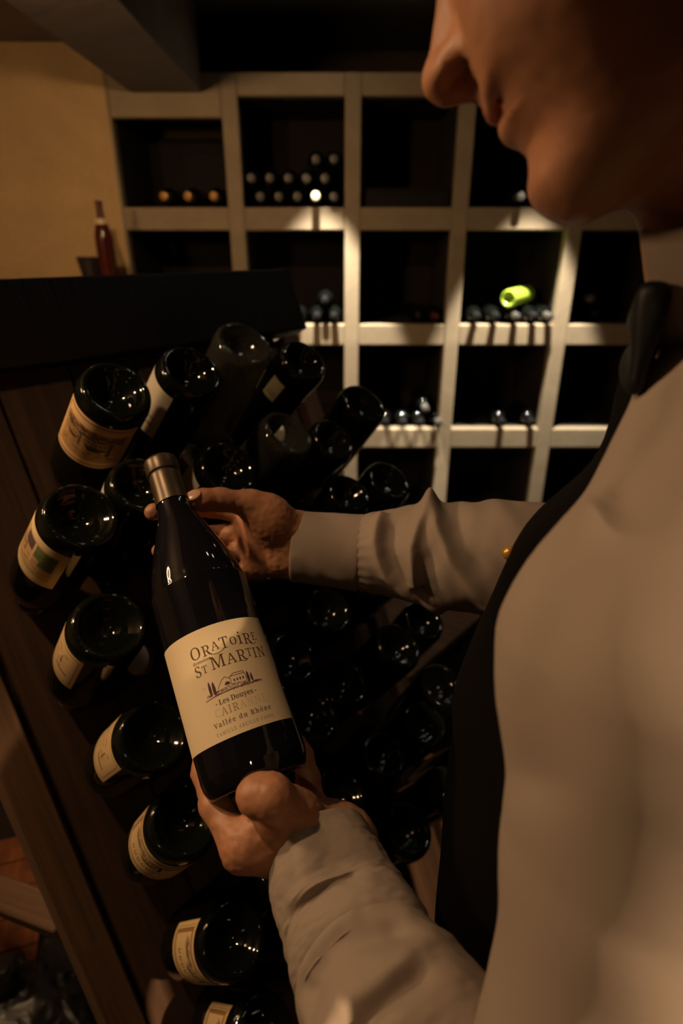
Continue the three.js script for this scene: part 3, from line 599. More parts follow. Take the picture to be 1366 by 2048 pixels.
function sd2(x, y) {                                         // signed distance to the midline outline, positive inside
  let d = 1e9, inside = false;
  for (let i = 0, j = PROF.length - 1; i < PROF.length; j = i++) {
    const [ax, ay] = PROF[j], [bx, by] = PROF[i], ex = bx - ax, ey = by - ay, t = clamp(((x - ax) * ex + (y - ay) * ey) / (ex * ex + ey * ey), 0, 1);
    const dx = x - ax - ex * t, dy = y - ay - ey * t; d = Math.min(d, dx * dx + dy * dy);
    if ((ay > y) !== (by > y) && x < ex * (y - ay) / ey + ax) inside = !inside;
  }
  return inside ? Math.sqrt(d) : -Math.sqrt(d);
}
const SG = (() => {                                          // the distance on a grid, softened deep inside so that the cheeks stay smooth
  const h = 0.002, x0 = -0.14, y0 = -0.08, n = 96, m = 130, a = new Float32Array(n * m);
  for (let j = 0; j < m; j++) for (let i = 0; i < n; i++) a[i + j * n] = sd2(x0 + i * h, y0 + j * h);
  let b = a;
  for (let it = 0; it < 26; it++) { const c = new Float32Array(b); for (let j = 1; j < m - 1; j++) for (let i = 1; i < n - 1; i++) { const q = i + j * n; c[q] = (b[q] * 4 + 2 * (b[q - 1] + b[q + 1] + b[q - n] + b[q + n]) + b[q - n - 1] + b[q - n + 1] + b[q + n - 1] + b[q + n + 1]) / 16; } b = c; }
  return (x, y) => { const u = clamp((x - x0) / h, 0, n - 1.001), v = clamp((y - y0) / h, 0, m - 1.001), i = u | 0, j = v | 0, f = u - i, g = v - j, q = i + j * n, s = lerp(lerp(a[q], a[q + 1], f), lerp(a[q + n], a[q + n + 1], f), g), t = lerp(lerp(b[q], b[q + 1], f), lerp(b[q + n], b[q + n + 1], f), g); return lerp(s, t, sstep(0.003, 0.016, s)); };
})();
const P = (f, u, l = 0) => ({ x: f * S, y: u * S, z: l * S });
function headField(x, y, z) {                                // x forward, y up, z to the person's left
  const az = Math.abs(z), s = SG(x, y);
  const R = 0.046, W = lerp(0.050, 0.066, sstep(-0.055, 0.02, y));
  let d = Math.hypot(R - Math.min(s, R), az * R / W) - R;
  d = smin(d, ell(x, y, z, [-0.088 * S, 0.088 * S, 0], [0.098, 0.083, 0.078]), 0.02);
  d = smin(d, segd(x, y, az, P(-0.075, -0.024, 0.044), P(-0.024, -0.040, 0.020), 0.010, 0.008), 0.022);   // jaw
  d = smin(d, segd(x, y, z, P(-0.092, -0.01), NKH, 0.046, 0.050), 0.016);                                  // neck
  d = smin(d, ell(x, y, az, [-0.032 * S, 0.036 * S, 0.038 * S], [0.024, 0.024, 0.018]), 0.03);             // cheek
  // nose
  let n = segd(x, y, z, P(-0.007, 0.066), P(0.0135, 0.0300), 0.0065, 0.0088);
  n = smin(n, segd(x, y, az, P(-0.014, 0.056, 0.007), P(-0.001, 0.0290, 0.0095), 0.0065, 0.0080), 0.010);
  n = smin(n, ell(x, y, z, [0.0158 * S, 0.0275 * S, 0], [0.0098, 0.0092, 0.0105]), 0.006);
  n = smin(n, ell(x, y, az, [0.0048 * S, 0.0285 * S, 0.0122 * S], [0.0118, 0.0072, 0.0062]), 0.006);
  n = smin(n, segd(x, y, z, P(0.0165, 0.0215), P(0.0030, 0.0155), 0.0044, 0.0046), 0.004);
  d = smin(d, n, 0.007);
  { const dx = x - 0.0102 * S, dy = y - 0.0226 * S, c = 0.985, s = -0.174, u = dx * c + dy * s, v = -dx * s + dy * c; d = smax(d, -ell(u, v, az, [0, 0, 0.0125 * S], [0.0096, 0.0037, 0.0078]), 0.0016); }   // nostril
  d = smax(d, -segd(x, y, az, P(-0.0075, 0.0325, 0.0150), P(-0.0055, 0.0235, 0.0175), 0.0012, 0.0014), 0.004);  // crease beside the wing
  // lips
  d = smin(d, segd(x, y, az, P(0.0000, 0.0040, 0.002), P(-0.0062, 0.0056, 0.018), 0.0042, 0.0024), 0.005);
  d = smin(d, segd(x, y, az, P(-0.0035, -0.0058, 0.002), P(-0.0088, -0.0022, 0.017), 0.0048, 0.0028), 0.006);
  d = smax(d, -segd(x, y, az, P(0.0005, -0.0003, 0), P(-0.0042, 0.0014, 0.0170), 0.0019, 0.0027), 0.0012);
  d = smax(d, -segd(x, y, az, P(-0.0042, 0.0014, 0.0170), P(-0.0072, 0.0034, 0.0222), 0.0026, 0.0030), 0.002);
  // eye socket, ear
  d = smax(d, -ell(x, y, az, [0.002 * S, 0.060 * S, 0.033 * S], [0.018, 0.010, 0.016]), 0.010);
  const ex = x + 0.098 * S, ey = y - 0.040 * S, er = Math.hypot(ex * 1.5, ey * 0.95);
  d = smin(d, Math.max(Math.hypot(er - 0.024, az - 0.076) - 0.0045, -9), 0.006);
  d = smin(d, ell(x, y, az, [-0.094 * S, 0.038 * S, 0.071], [0.014, 0.024, 0.008]), 0.006);
  return d + 0.00025 * nz(x * 130, y * 130, z * 130);
}
const toHead = p => { const q = p.clone().sub(HO); return { x: q.dot(HF), y: q.dot(HU), z: q.dot(HL) }; };
const NKH = toHead(NECK.clone().add(V3(0, -0.02, 0)));
const headLocal = surface(headField, [-0.20, -0.235, Math.min(-0.09, NKH.z - 0.07)], [0.04, 0.185, 0.095], 0.003);
const HM = new THREE.Matrix4().makeBasis(HF, HU, HL).setPosition(HO);
const mirrored = HF.clone().cross(HU).dot(HL) < 0;
if (mirrored) { const I = headLocal.index.array; for (let i = 0; i < I.length; i += 3) { const t = I[i]; I[i] = I[i + 1]; I[i + 1] = t; } }
paint(headLocal, (x, y, z) => {
  const c = skinTone(x + 3, y, z), lip = Math.max(0, 1 - Math.hypot((x + 0.003) / 0.014, (y - 0.001) / 0.0065)) * sstep(0.03, 0.02, Math.abs(z)), beard = 0.12 * sstep(0.012, -0.02, y) * (0.6 + 0.6 * nz(x * 900, y * 900, z * 900));
  return [c[0] * (1 - beard), c[1] * (1 - 0.22 * Math.min(1, lip * 2) - beard), c[2] * (1 - 0.15 * Math.min(1, lip * 2) - beard * 0.8)];
});
headLocal.applyMatrix4(HM);

// hands ----------------------------------------------------------------------
function hand(spec, k, h) {                                  // spec: list of chains of [px, py, depth, radius]
  const bones = [], pts = [];
  for (const ch of spec) for (let i = 0; i < ch.pts.length - 1; i++) {
    const [a, b] = [ch.pts[i], ch.pts[i + 1]], A = at(a[0], a[1], a[2]), B = at(b[0], b[1], b[2]);
    bones.push({ A, B, ra: a[3], rb: b[3], k: ch.k ?? k, fuse: ch.fuse }); pts.push(A, B);
  }
  const f = (x, y, z) => {
    let d = 1e9;
    for (const b of bones) d = b.fuse ? smin(d, segd(x, y, z, b.A, b.B, b.ra, b.rb), b.k) : smin(d, segd(x, y, z, b.A, b.B, b.ra, b.rb), b.k);
    return d + 0.0006 * nz(x * 190, y * 190, z * 190);
  };
  const [lo, hi] = bounds(pts, 0.03);
  return paint(surface(f, lo, hi, h), (x, y, z) => { const c = skinTone(x, y, z), r = 1 + 0.0 * x; return [c[0] * r, c[1], c[2]]; });
}
const leftHand = hand([
  { pts: [[688, 1810, 0.402, 0.023], [672, 1755, 0.430, 0.026], [655, 1702, 0.450, 0.027]], k: 0.012 },
  { pts: [[664, 1712, 0.444, 0.021], [488, 1698, 0.418, 0.0150]], k: 0.020 },
  { pts: [[666, 1712, 0.446, 0.021], [530, 1680, 0.447, 0.0160]], k: 0.020 },
  { pts: [[668, 1700, 0.452, 0.025], [580, 1650, 0.472, 0.0150]], k: 0.020 },
  { pts: [[676, 1690, 0.456, 0.026], [628, 1625, 0.492, 0.0130]], k: 0.020 },
  { pts: [[486, 1698, 0.418, 0.0142], [430, 1610, 0.440, 0.0108], [408, 1545, 0.475, 0.0092], [405, 1500, 0.495, 0.0080]], k: 0.006 },
  { pts: [[530, 1680, 0.445, 0.0150], [480, 1590, 0.490, 0.0110], [455, 1510, 0.515, 0.0095], [440, 1460, 0.520, 0.0082]], k: 0.006 },
  { pts: [[580, 1650, 0.472, 0.0140], [548, 1570, 0.505, 0.0106], [528, 1500, 0.520, 0.0092], [515, 1450, 0.522, 0.0080]], k: 0.006 },
  { pts: [[628, 1625, 0.492, 0.0120], [616, 1555, 0.495, 0.0094], [606, 1512, 0.498, 0.0082], [598, 1487, 0.500, 0.0066]], k: 0.006 },
  { pts: [[645, 1690, 0.450, 0.023], [588, 1634, 0.424, 0.0165], [540, 1594, 0.402, 0.0150]], k: 0.016 },
  { pts: [[540, 1594, 0.400, 0.0150], [514, 1591, 0.401, 0.0128], [508, 1592, 0.425, 0.0100]], k: 0.006 },
  { pts: [[560, 1672, 0.424, 0.011], [500, 1674, 0.418, 0.011]], k: 0.018 },
], 0.010, 0.0026);
const rightHand = hand([
  { pts: [[690, 1104, 0.618, 0.024], [630, 1098, 0.620, 0.025], [590, 1090, 0.624, 0.026]], k: 0.012 },
  { pts: [[600, 1075, 0.622, 0.023], [512, 1030, 0.655, 0.0150]], k: 0.020 },
  { pts: [[600, 1085, 0.624, 0.023], [508, 1062, 0.660, 0.0150]], k: 0.020 },
  { pts: [[600, 1095, 0.622, 0.023], [512, 1095, 0.655, 0.0145]], k: 0.020 },
  { pts: [[600, 1105, 0.620, 0.023], [522, 1128, 0.640, 0.0135]], k: 0.020 },
  { pts: [[512, 1030, 0.655, 0.0135], [425, 1015, 0.648, 0.0104], [350, 1018, 0.612, 0.0094], [306, 1024, 0.580, 0.0082]], k: 0.006 },
  { pts: [[508, 1062, 0.660, 0.0138], [425, 1072, 0.658, 0.0106], [352, 1090, 0.620, 0.0095], [320, 1102, 0.586, 0.0080]], k: 0.006 },
  { pts: [[512, 1095, 0.655, 0.0134], [440, 1120, 0.650, 0.0104], [395, 1136, 0.610, 0.0092], [375, 1140, 0.585, 0.0078]], k: 0.006 },
  { pts: [[522, 1128, 0.640, 0.0120], [470, 1152, 0.630, 0.0092], [440, 1162, 0.600, 0.0080], [425, 1160, 0.580, 0.0070]], k: 0.006 },
  { pts: [[574, 1066, 0.610, 0.0195], [540, 1036, 0.594, 0.0185], [500, 1008, 0.582, 0.0140]], k: 0.016 },
  { pts: [[500, 1008, 0.582, 0.0128], [440, 999, 0.566, 0.0108], [405, 1000, 0.555, 0.0100], [388, 1001, 0.549, 0.0085]], k: 0.006 },
  { pts: [[560, 1110, 0.610, 0.016], [520, 1120, 0.625, 0.013]], k: 0.016 },
  { pts: [[530, 1030, 0.594, 0.015], [505, 1052, 0.640, 0.014]], k: 0.018 },
  { pts: [[545, 1060, 0.600, 0.016], [515, 1090, 0.635, 0.014]], k: 0.018 },
], 0.010, 0.0026);

// the body under the clothes --------------------------------------------------
const TX = 0.262, TZ = 0.315, SP = (y, f, l = 0) => rel(TX, y, -TZ).addScaledVector(FWD, f).addScaledVector(LEFT, l);
const HIPL = SP(-0.62, 0.0, 0.09), HIPR = SP(-0.62, 0.0, -0.09), KNL = SP(-1.02, 0.03, 0.10), KNR = SP(-1.02, 0.03, -0.10), ANL = SP(-1.38, -0.03, 0.11), ANR = SP(-1.38, -0.03, -0.11);
function torsoField(x, y, z, g) {                            // elliptic trunk in the chest's own axes, grown by g
  const px = x - TX, pz = z + TZ, f = px * FWD.x + pz * FWD.z, l = px * LEFT.x + pz * LEFT.z, v = y - EYE;
  const lean = lerp(0.0, 0.035, sstep(-0.15, -0.45, v));
  const a = 0.165 - 0.035 * sstep(-0.25, -0.10, v) - 0.085 * sstep(-0.13, -0.06, v), b = lerp(0.085, 0.118, sstep(-0.08, -0.30, v));
  const q = Math.hypot(l / (a + g), (f - lean) / (b + g));
  return smax((q - 1) * Math.min(a, b), Math.max(v + 0.075 - g, -0.70 - v - g), 0.03);
}
const LMID = at(785, 2010, 0.345);
const bodyField = (x, y, z) => {
  let d = torsoField(x, y, z, -0.012);
  for (const [a, b, ra, rb] of [[LS, LE, 0.042, 0.034], [LE, LMID, 0.034, 0.030], [LMID, at(680, 1800, 0.405), 0.030, 0.023], [RS, RE, 0.042, 0.036], [RE, RW, 0.036, 0.026], [MID, LS, 0.045, 0.040], [MID, RS, 0.045, 0.040], [NECK, MID, 0.05, 0.06], [HIPL, KNL, 0.07, 0.05], [KNL, ANL, 0.048, 0.034], [HIPR, KNR, 0.07, 0.05], [KNR, ANR, 0.048, 0.034]]) d = smin(d, segd(x, y, z, a, b, ra, rb), 0.03);
  return d;
};
const coreB = bounds([LS, LE, LMID, LW, RS, RE, RW, NECK, HIPL, HIPR, ANL, ANR, MID], 0.10);
const core = paint(surface(bodyField, coreB[0], coreB[1], 0.0125), skinTone);
const body = part('body', mergeGeometries([headLocal, leftHand, rightHand, core]), M.skin, person);

{
  const g = new THREE.SphereGeometry(1, 20, 14); g.scale(0.0078, 0.0022, 0.0062);
  const n = part('nail', g, M.nail, body, 'thumb nail of the far hand'), y = camDir(-0.12, 0.62, 0.75).normalize(), x0 = at(388, 1001, 0.549).sub(at(440, 999, 0.566)), x = x0.addScaledVector(y, -x0.dot(y)).normalize();
  n.quaternion.setFromRotationMatrix(new THREE.Matrix4().makeBasis(x, y, x.clone().cross(y))); n.position.copy(at(391, 1001, 0.549)).addScaledVector(y, 0.0076);
}
// shirt ------------------------------------------------------------------------
const TRAP = at(1480, 850, 0.285);
const LM = LS.clone().lerp(LE, 0.30);
// slack folds: each runs over the cloth along a line of points, cut at a right angle to the arm's near side
const foldPts = (l) => l.map(([px, py]) => [px, py]);
const FOLD_A = foldPts([[1385, 770], [1318, 900], [1255, 1015]]), FOLD_B = foldPts([[1250, 1010], [1175, 1140], [1115, 1290], [1085, 1420], [1075, 1540]]);
function crease(x, y, z, pl, amp, sg) {
  const Y = y - EYE, b = Y * sP + z * cP; if (b > -0.12 || z < -0.34) return 0;
  const qx = 683 - FPX * x / b, qy = 1024 + FPX * (Y * cP - z * sP) / b; let m = 1e9;
  for (let i = 0; i < pl.length - 1; i++) { const [ax, ay] = pl[i], [bx, by] = pl[i + 1], ex = bx - ax, ey = by - ay, t = clamp(((qx - ax) * ex + (qy - ay) * ey) / (ex * ex + ey * ey), 0, 1); m = Math.min(m, (qx - ax - ex * t) ** 2 + (qy - ay - ey * t) ** 2); }
  const dm = m * (b / FPX) ** 2; return amp * Math.exp(-dm / (2 * sg * sg));
}
const shirtField = (x, y, z) => {
  let d = torsoField(x, y, z, 0.004);
  d = smin(d, segd(x, y, z, MID.clone().add(V3(0, 0.02, 0)), LS, 0.055, 0.064), 0.05);
  d = smin(d, segd(x, y, z, MID.clone().add(V3(0, 0.02, 0)), RS, 0.055, 0.060), 0.05);
  d = smin(d, segd(x, y, z, NECK.clone().add(V3(0, -0.03, 0)), MID, 0.050, 0.06), 0.03);
  d = smin(d, segd(x, y, z, LS, TRAP, 0.070, 0.049), 0.025);
  d = smin(d, segd(x, y, z, LS, LM, 0.071, 0.0525), 0.03);
  d = smin(d, segd(x, y, z, LM, LE, 0.0525, 0.063), 0.035);
  d = smin(d, segd(x, y, z, RS, RE, 0.064, 0.055), 0.03);
  // the long soft crease from the collar over the shoulder, and a few slack folds
  d += crease(x, y, z, FOLD_A, 0.0062, 0.0080) + crease(x, y, z, FOLD_B, 0.0042, 0.0100);
  d += 0.0022 * nz(x * 14 + 2, y * 9, z * 14) + 0.0012 * nz(x * 34, y * 22, z * 34 + 7);
  return d;
};
const shirtB = bounds([LS, LE, RS, RE, NECK, SP(-0.66, 0.1), SP(-0.66, -0.1)], 0.14);
const TOPCAM = camDir(0, 0, 1);
const shirt = part('shirt', surface(shirtField, shirtB[0], [shirtB[1][0], shirtB[1][1], shirtB[1][2]], 0.006), M.shirt, person, 'white cotton shirt');
const ridge = (t, a, pl, amp, sg, L, r) => {                 // a fold along a polyline of [t, angle]
  let m = 1e9; const x = t * L, y = a * Math.PI / 180 * r;
  for (let i = 0; i < pl.length - 1; i++) { const ax = pl[i][0] * L, ay = pl[i][1] * Math.PI / 180 * r, bx = pl[i + 1][0] * L, by = pl[i + 1][1] * Math.PI / 180 * r, ex = bx - ax, ey = by - ay, q = clamp(((x - ax) * ex + (y - ay) * ey) / (ex * ex + ey * ey), 0, 1); m = Math.min(m, (x - ax - ex * q) ** 2 + (y - ay - ey * q) ** 2); }
  return amp * Math.exp(-m / (2 * sg * sg));
};
const prof = (t, pts) => { for (let i = 1; i < pts.length; i++) if (t <= pts[i][0]) { const q = clamp((t - pts[i - 1][0]) / (pts[i][0] - pts[i - 1][0]), 0, 1); return lerp(pts[i - 1][1], pts[i][1], q * q * (3 - 2 * q)); } return pts.at(-1)[1]; };
// far sleeve: cuff 590..720, then slack cloth
const rCuffPath = [at(591, 1093, 0.62), at(655, 1099, 0.618), at(722, 1106, 0.614)];
const cuffR = (t, a) => 0.0372 + 0.0030 * t + 0.0005 * nz(t * 6, a * 0.03, 2) + ridge(t, a, [[0.1, 10], [0.55, 38], [0.8, 42]], 0.0012, 0.004, 0.068, 0.038);
part('cuff', sweep(rCuffPath, cuffR, TOPCAM, 26, 72, { rim0: 0.0022, rim1: 0.002 }), M.shirt, shirt);
part('cuff_seam', sweep(rCuffPath.map(p => p.clone()).slice(1).concat([at(724, 1106, 0.614)]).slice(-2), () => 0.0403, TOPCAM, 2, 60), M.stitch, shirt);
const rPath = [at(719, 1106, 0.614), at(790, 1106, 0.606), at(870, 1108, 0.598), at(960, 1116, 0.586), at(1060, 1122, 0.575), at(1200, 1140, 0.56), at(1330, 1150, 0.545)];
const RL = 0.31;
const sleeveR = (t, a) => {
  let r = prof(t, [[0, 0.0385], [0.06, 0.0425], [0.22, 0.0505], [0.36, 0.0545], [0.55, 0.0575], [1, 0.060]]);
  const w = (px) => (px - 720) / 610;
  r += ridge(t, a, [[w(775), -58], [w(768), -15], [w(790), 25], [w(835), 52], [w(905), 74]], 0.0078, 0.0052, RL, 0.05);
  r -= ridge(t, a, [[w(800), -38], [w(800), 0], [w(822), 30], [w(862), 50]], 0.0078, 0.0078, RL, 0.05);
  r += ridge(t, a, [[w(868), -85], [w(862), -45], [w(838), -8], [w(846), 34]], 0.0086, 0.0052, RL, 0.05);
  r -= ridge(t, a, [[w(872), 5], [w(880), 30]], 0.0045, 0.0070, RL, 0.05);
  r += ridge(t, a, [[w(872), -88], [w(890), -30], [w(925), 0], [w(968), 26], [w(1000), 44]], 0.0086, 0.0056, RL, 0.05);
  r -= ridge(t, a, [[w(912), -70], [w(935), -30], [w(975), -4], [w(1020), 14]], 0.0070, 0.0075, RL, 0.05);
  r += ridge(t, a, [[w(1000), -80], [w(1040), -30], [w(1090), 10]], 0.0035, 0.011, RL, 0.05);
  r += 0.0016 * nz(t * 16, a * 0.035, 1) * sstep(0, 0.1, t) + 0.0005 * Math.cos(a * 0.45) * sstep(0.10, 0.0, t);
  return r;
};
part('sleeve', sweep(rPath, sleeveR, TOPCAM, 170, 150), M.shirt, shirt);
// near sleeve
const lCuffPath = [at(633, 1684, 0.436), at(657, 1754, 0.415), at(692, 1832, 0.394), at(720, 1892, 0.374), at(744, 1950, 0.357)];
const lFace = camDir(0, 0, 1);
const cuffL = (t, a) => prof(t, [[0, 0.0385], [0.35, 0.0430], [0.85, 0.0465], [1, 0.0455]])
  + ridge(t, a, [[0, 0], [0.22, -8], [0.40, -4], [0.52, -10]], 0.0050, 0.0070, 0.10, 0.043)
  - ridge(t, a, [[0.12, -34], [0.35, -38], [0.50, -46]], 0.0045, 0.0100, 0.10, 0.043)
  + ridge(t, a, [[0.47, 6], [0.53, -14], [0.56, -40]], 0.0036, 0.0050, 0.10, 0.043)
  - ridge(t, a, [[0.58, -8], [0.63, -26], [0.66, -55]], 0.0044, 0.0062, 0.10, 0.043)
  - ridge(t, a, [[0.62, 38], [0.52, 18]], 0.0022, 0.0040, 0.10, 0.043)
  - ridge(t, a, [[0.95, 95], [0.93, 0], [0.95, -60]], 0.0030, 0.004, 0.10, 0.043)
  + 0.0013 * nz(t * 9, a * 0.04, 5) + 0.0007 * nz(t * 30, a * 0.1, 8);
part('cuff', sweep(lCuffPath, cuffL, lFace, 90, 140, { rim0: 0.0022 }), M.shirt, shirt);
const lPath = [at(732, 1920, 0.366), at(759, 1976, 0.350), at(806, 2060, 0.333), at(900, 2240, 0.302), LE.clone()];
const LL = 0.22;
const sleeveL = (t, a) => {
  let r = prof(t, [[0, 0.0445], [0.10, 0.0480], [0.2, 0.0520], [0.4, 0.0575], [0.7, 0.058], [1, 0.054]]);
  r += ridge(t, a, [[0.10, 105], [0.08, 70], [0.04, 35], [0.02, 0], [0.02, -40]], 0.0030, 0.0060, LL, 0.05);
  r -= ridge(t, a, [[0.10, 12], [0.09, -25], [0.12, -60]], 0.0062, 0.0060, LL, 0.05);
  r += ridge(t, a, [[0.19, 34], [0.17, 0], [0.20, -45]], 0.0050, 0.0075, LL, 0.05);
  r -= ridge(t, a, [[0.27, 5], [0.26, -45]], 0.0066, 0.0065, LL, 0.05);
  r += ridge(t, a, [[0.36, 40], [0.35, -20]], 0.0035, 0.010, LL, 0.05);
  return r + 0.0014 * nz(t * 9, a * 0.03, 3) + 0.0006 * nz(t * 26, a * 0.09, 4);
};
part('sleeve', sweep(lPath, sleeveL, lFace, 150, 150), M.shirt, shirt);
// collar, vest, bow tie
{
  const up = headW(-0.095, -0.01, 0).sub(NECK).normalize();
  const a = NECK.clone().addScaledVector(up, -0.02), b = NECK.clone().addScaledVector(up, 0.035), c = NECK.clone().addScaledVector(up, 0.088);
  part('collar', sweep([a, b, c], (t, q) => 0.065 - 0.005 * t, FWD, 14, 80, { rim0: 0.003, rim1: 0.004, arc: 246, from: 180 }), M.shirt, shirt);
  const front = at(1306, 655, 0.318);
  const tie = part('bow_tie', (() => { const g = new THREE.SphereGeometry(0.012, 20, 14); g.scale(0.9, 1.15, 1.0); return g; })(), M.tie, person, 'black bow tie'); tie.position.copy(front);
  tie.quaternion.setFromRotationMatrix(new THREE.Matrix4().makeBasis(FWD, V3(0, 1, 0), FWD.clone().cross(V3(0, 1, 0))));
  for (const s of [-1, 1]) {
    const f = (x, y, z) => { const q = clamp(z * s / 0.055, 0, 1), hh = lerp(0.009, 0.026, sstep(0.0, 1, q)), th = 0.008 - 0.002 * q + 0.0018 * Math.sin(y * 420 * (1.2 - q)); return smax(smax(Math.abs(x + 0.012 * q * q) - th, Math.abs(y) - hh, 0.006), Math.max(z * s - 0.058, -z * s), 0.006); };
    part('wing', surface(f, [-0.03, -0.035, Math.min(0, s * 0.068) - 0.004], [0.02, 0.035, Math.max(0, s * 0.068) + 0.004], 0.002), M.tie, tie);
  }
}
const vestField = (x, y, z) => {
  const px = x - TX, pz = z + TZ, f = px * FWD.x + pz * FWD.z, l = px * LEFT.x + pz * LEFT.z, v = y - EYE;
  let d = torsoField(x, y, z, 0.016);
  d = smin(d, segd(x, y, z, SP(-0.19, 0.075, 0.07), SP(-0.30, 0.10, 0.07), 0.055, 0.055), 0.04);
  d = smin(d, segd(x, y, z, SP(-0.19, 0.075, -0.07), SP(-0.30, 0.10, -0.07), 0.055, 0.055), 0.04);
  d = smin(d, segd(x, y, z, SP(-0.40, 0.09, 0), SP(-0.58, 0.08, 0), 0.085, 0.08), 0.05);
  d = smin(d, segd(x, y, z, NECK.clone().add(V3(0, -0.03, 0)), MID, 0.060, 0.074), 0.03);
  d = smax(d, Math.abs(l) - lerp(0.105, 0.17, sstep(-0.2, -0.34, v)), 0.01);
  const vee = Math.abs(l) * 1.3 - (v + 0.085);                               // high neckline V
  if (f > 0) d = smax(d, -Math.max(vee, -f), 0.006);
  return smax(d, Math.max(v + 0.055, -0.68 - v), 0.01) + 0.0012 * nz(x * 22, y * 16, z * 22);
};
const vest = part('vest', surface(vestField, [-0.12, EYE - 0.72, -0.68], [0.50, EYE - 0.02, 0.0], 0.007), M.vest, person, 'dark waistcoat');
for (const k of [0, 1, 2, 3]) {
  const y = -0.27 - k * 0.085, o = SP(y, 0.0); let f = 0.25; while (vestField(o.x + FWD.x * f, o.y, o.z + FWD.z * f) > 0 && f > 0) f -= 0.001;
  const b = part('button', new THREE.CylinderGeometry(0.0065, 0.0070, 0.003, 20), M.button, vest); b.position.copy(o).addScaledVector(FWD, f + 0.0015); b.quaternion.setFromUnitVectors(V3(0, 1, 0), FWD);
}
{
  let best = [9, 0.4]; for (let d = 0.36; d < 0.7; d += 0.002) { const q = at(1024, 1106, d), v = vestField(q.x, q.y, q.z); if (v < best[0]) best = [v, d]; }
  const q = at(1019, 1106, best[1]), b = part('button', new THREE.SphereGeometry(0.0048, 16, 12), M.button, vest); b.position.copy(q);
}
// trousers, shoes, hair, eyes, nails
{
  const tf = (x, y, z) => { let d = torsoField(x, y, z, 0.008); d = smax(d, y - EYE + 0.60, 0.01); for (const [a, b, ra, rb] of [[HIPL, KNL, 0.088, 0.068], [KNL, ANL, 0.066, 0.058], [HIPR, KNR, 0.088, 0.068], [KNR, ANR, 0.066, 0.058]]) d = smin(d, segd(x, y, z, a, b, ra, rb), 0.03); return smax(d, EYE - 1.40 - y, 0.005) + 0.002 * nz(x * 18, y * 12, z * 18); };
  part('trousers', surface(tf, bounds([HIPL, HIPR, ANL, ANR], 0.16)[0], [0.48, EYE - 0.55, 0.0], 0.011), M.trousers, person, 'dark trousers');
  for (const an of [ANL, ANR]) {
    const toe = an.clone().addScaledVector(FWD, 0.16); toe.y = 0.032; const heel = an.clone().addScaledVector(FWD, -0.04); heel.y = 0.034;
    const f = (x, y, z) => smax(smin(segd(x, y, z, heel, toe, 0.036, 0.034), segd(x, y, z, heel, an, 0.036, 0.045), 0.03), 0.001 - y, 0.004);
    part('shoe', surface(f, ...bounds([toe, heel, an], 0.06), 0.007), M.shoe, person);
  }
  const hf = (x, y, z) => { const e = ell(x, y, z, [-0.092 * S, 0.094 * S, 0], [0.103, 0.084, 0.0835]); return smax(e + 0.001 * nz(x * 300, y * 60, z * 300), Math.max(x - (-0.022 + (y - 0.10) * 0.15), 0.045 - y - Math.max(0, -x - 0.11) * 1.6), 0.006); };
  const hg = surface(hf, [-0.21, -0.02, -0.1], [0.02, 0.19, 0.1], 0.005); hg.applyMatrix4(HM); part('hair', hg, M.hair, person, 'short dark hair');
  for (const s of [-1, 1]) { const e = part('eye', new THREE.SphereGeometry(0.0115, 20, 14), M.eye, person); e.position.copy(headW(-0.0205, 0.0615, 0.033 * s)); const i = part('iris', new THREE.SphereGeometry(0.0062, 16, 12), M.iris, e); i.position.copy(HF).multiplyScalar(0.0062).addScaledVector(HU, -0.003); }
}
// ───────────────────────── by the foot of the rack ─────────────────────────
{
  const corner = at(104, 1868, 1.15), ht = corner.y, c = thing('wooden_crate', 'orange brown wooden crate on the floor behind the rack post', 'crate', V3(corner.x - 0.24, 0, corner.z - 0.02));
  c.rotation.y = 0.30;
  const n = 4, hh = ht / n;
  for (let k = 0; k < 5; k++) { const m = part('lid_board', boxUV(box(0.40, 0.012, 0.062, 0.002)), M.crate, c); m.position.set(0, ht - 0.006, -0.13 + k * 0.065); }
  for (const s of [-1, 1]) for (let k = 0; k < 3; k++) {
    const m = part('side_board', boxUV(box(0.40, (ht - 0.02) / 3 - 0.006, 0.012, 0.002)), M.crate, c); m.position.set(0, (ht - 0.014) / 3 * (k + 0.5), s * 0.155);
    const e = part('end_board', boxUV(box(0.012, (ht - 0.02) / 3 - 0.006, 0.30, 0.002)), M.crate, c); e.position.set(s * 0.19, (ht - 0.014) / 3 * (k + 0.5), 0);
  }
}
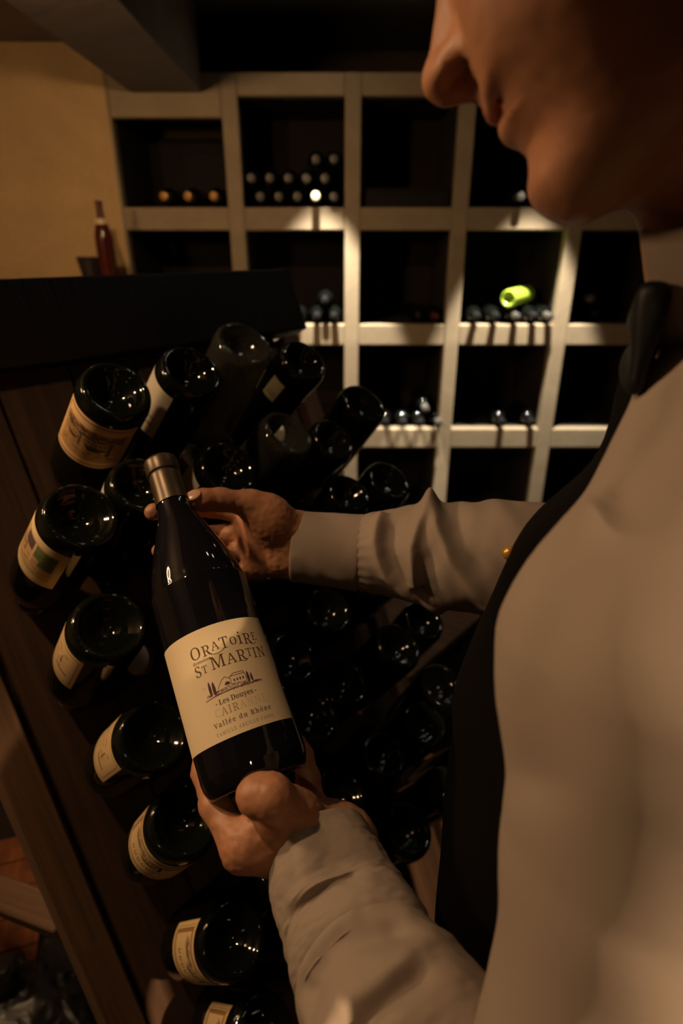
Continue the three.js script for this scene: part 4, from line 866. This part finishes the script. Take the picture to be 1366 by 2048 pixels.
{
  const p = rel(-0.62, -1.45, -0.62), c = thing('plastic_bag', 'crumpled dark plastic bag on the floor left of the rack', 'bag', p);
  const f = (x, y, z) => { const q = ell(x, y - 0.10, z, [0, 0, 0], [0.19, 0.14, 0.17]); return smax(q + 0.016 * Math.abs(nz(x * 16, y * 16, z * 16)) + 0.008 * Math.abs(nz(x * 40, y * 40, z * 40 + 3)), 0.002 - y, 0.01); };
  part('bag_body', surface(f, [-0.24, -0.02, -0.22], [0.24, 0.30, 0.22], 0.008), M.plastic, c);
  const k = part('knot', surface((x, y, z) => smin(segd(x, y, z, { x: 0, y: 0, z: 0 }, { x: 0.01, y: 0.05, z: 0 }, 0.022, 0.034), ell(x, y, z, [0.02, 0.07, 0.01], [0.03, 0.03, 0.016]), 0.012) + 0.006 * Math.abs(nz(x * 70, y * 70, z * 70)), [-0.07, -0.05, -0.07], [0.08, 0.13, 0.07], 0.005), M.plastic, c); k.position.set(0, 0.215, 0);
}
{
  const a = at(755, 1398, 1.285), L = 1.1, W = 0.42, top = 0.53, c = thing('wooden_chest', 'low brown wooden chest behind the bottle rack, half hidden by the vest', 'chest', V3(a.x, 0, a.z).addScaledVector(RD, L / 2).addScaledVector(RN, -W / 2));
  c.quaternion.setFromRotationMatrix(new THREE.Matrix4().makeBasis(RD, V3(0, 1, 0), RN));
  const put = (n, w, h, d, x, y, z, m) => { const o = part(n, boxUV(box(w, h, d, 0.004)), m, c); o.position.set(x, y, z); };
  for (let k = 0; k < 3; k++) { put('front_board', L - 0.02, 0.150, 0.02, 0, 0.085 + k * 0.155, W / 2 - 0.02, M.rack); put('lid_board', L, 0.028, W / 3 - 0.004, 0, top - 0.014, -W / 2 + W / 3 * (k + 0.5), M.rack); }
  put('back_board', L - 0.02, top - 0.04, 0.02, 0, (top - 0.03) / 2, -W / 2 + 0.02, M.rack);
  for (const s of [-1, 1]) put('end_board', 0.02, top - 0.04, W - 0.06, s * (L / 2 - 0.02), (top - 0.03) / 2, 0, M.rack);
}
// ───────────────────────── last: shadows on, draw ─────────────────────────
scene.traverse(o => { if (o.isMesh) { o.castShadow = true; o.receiveShadow = true; } });
scene.updateMatrixWorld(true);
renderer.render(scene, camera);
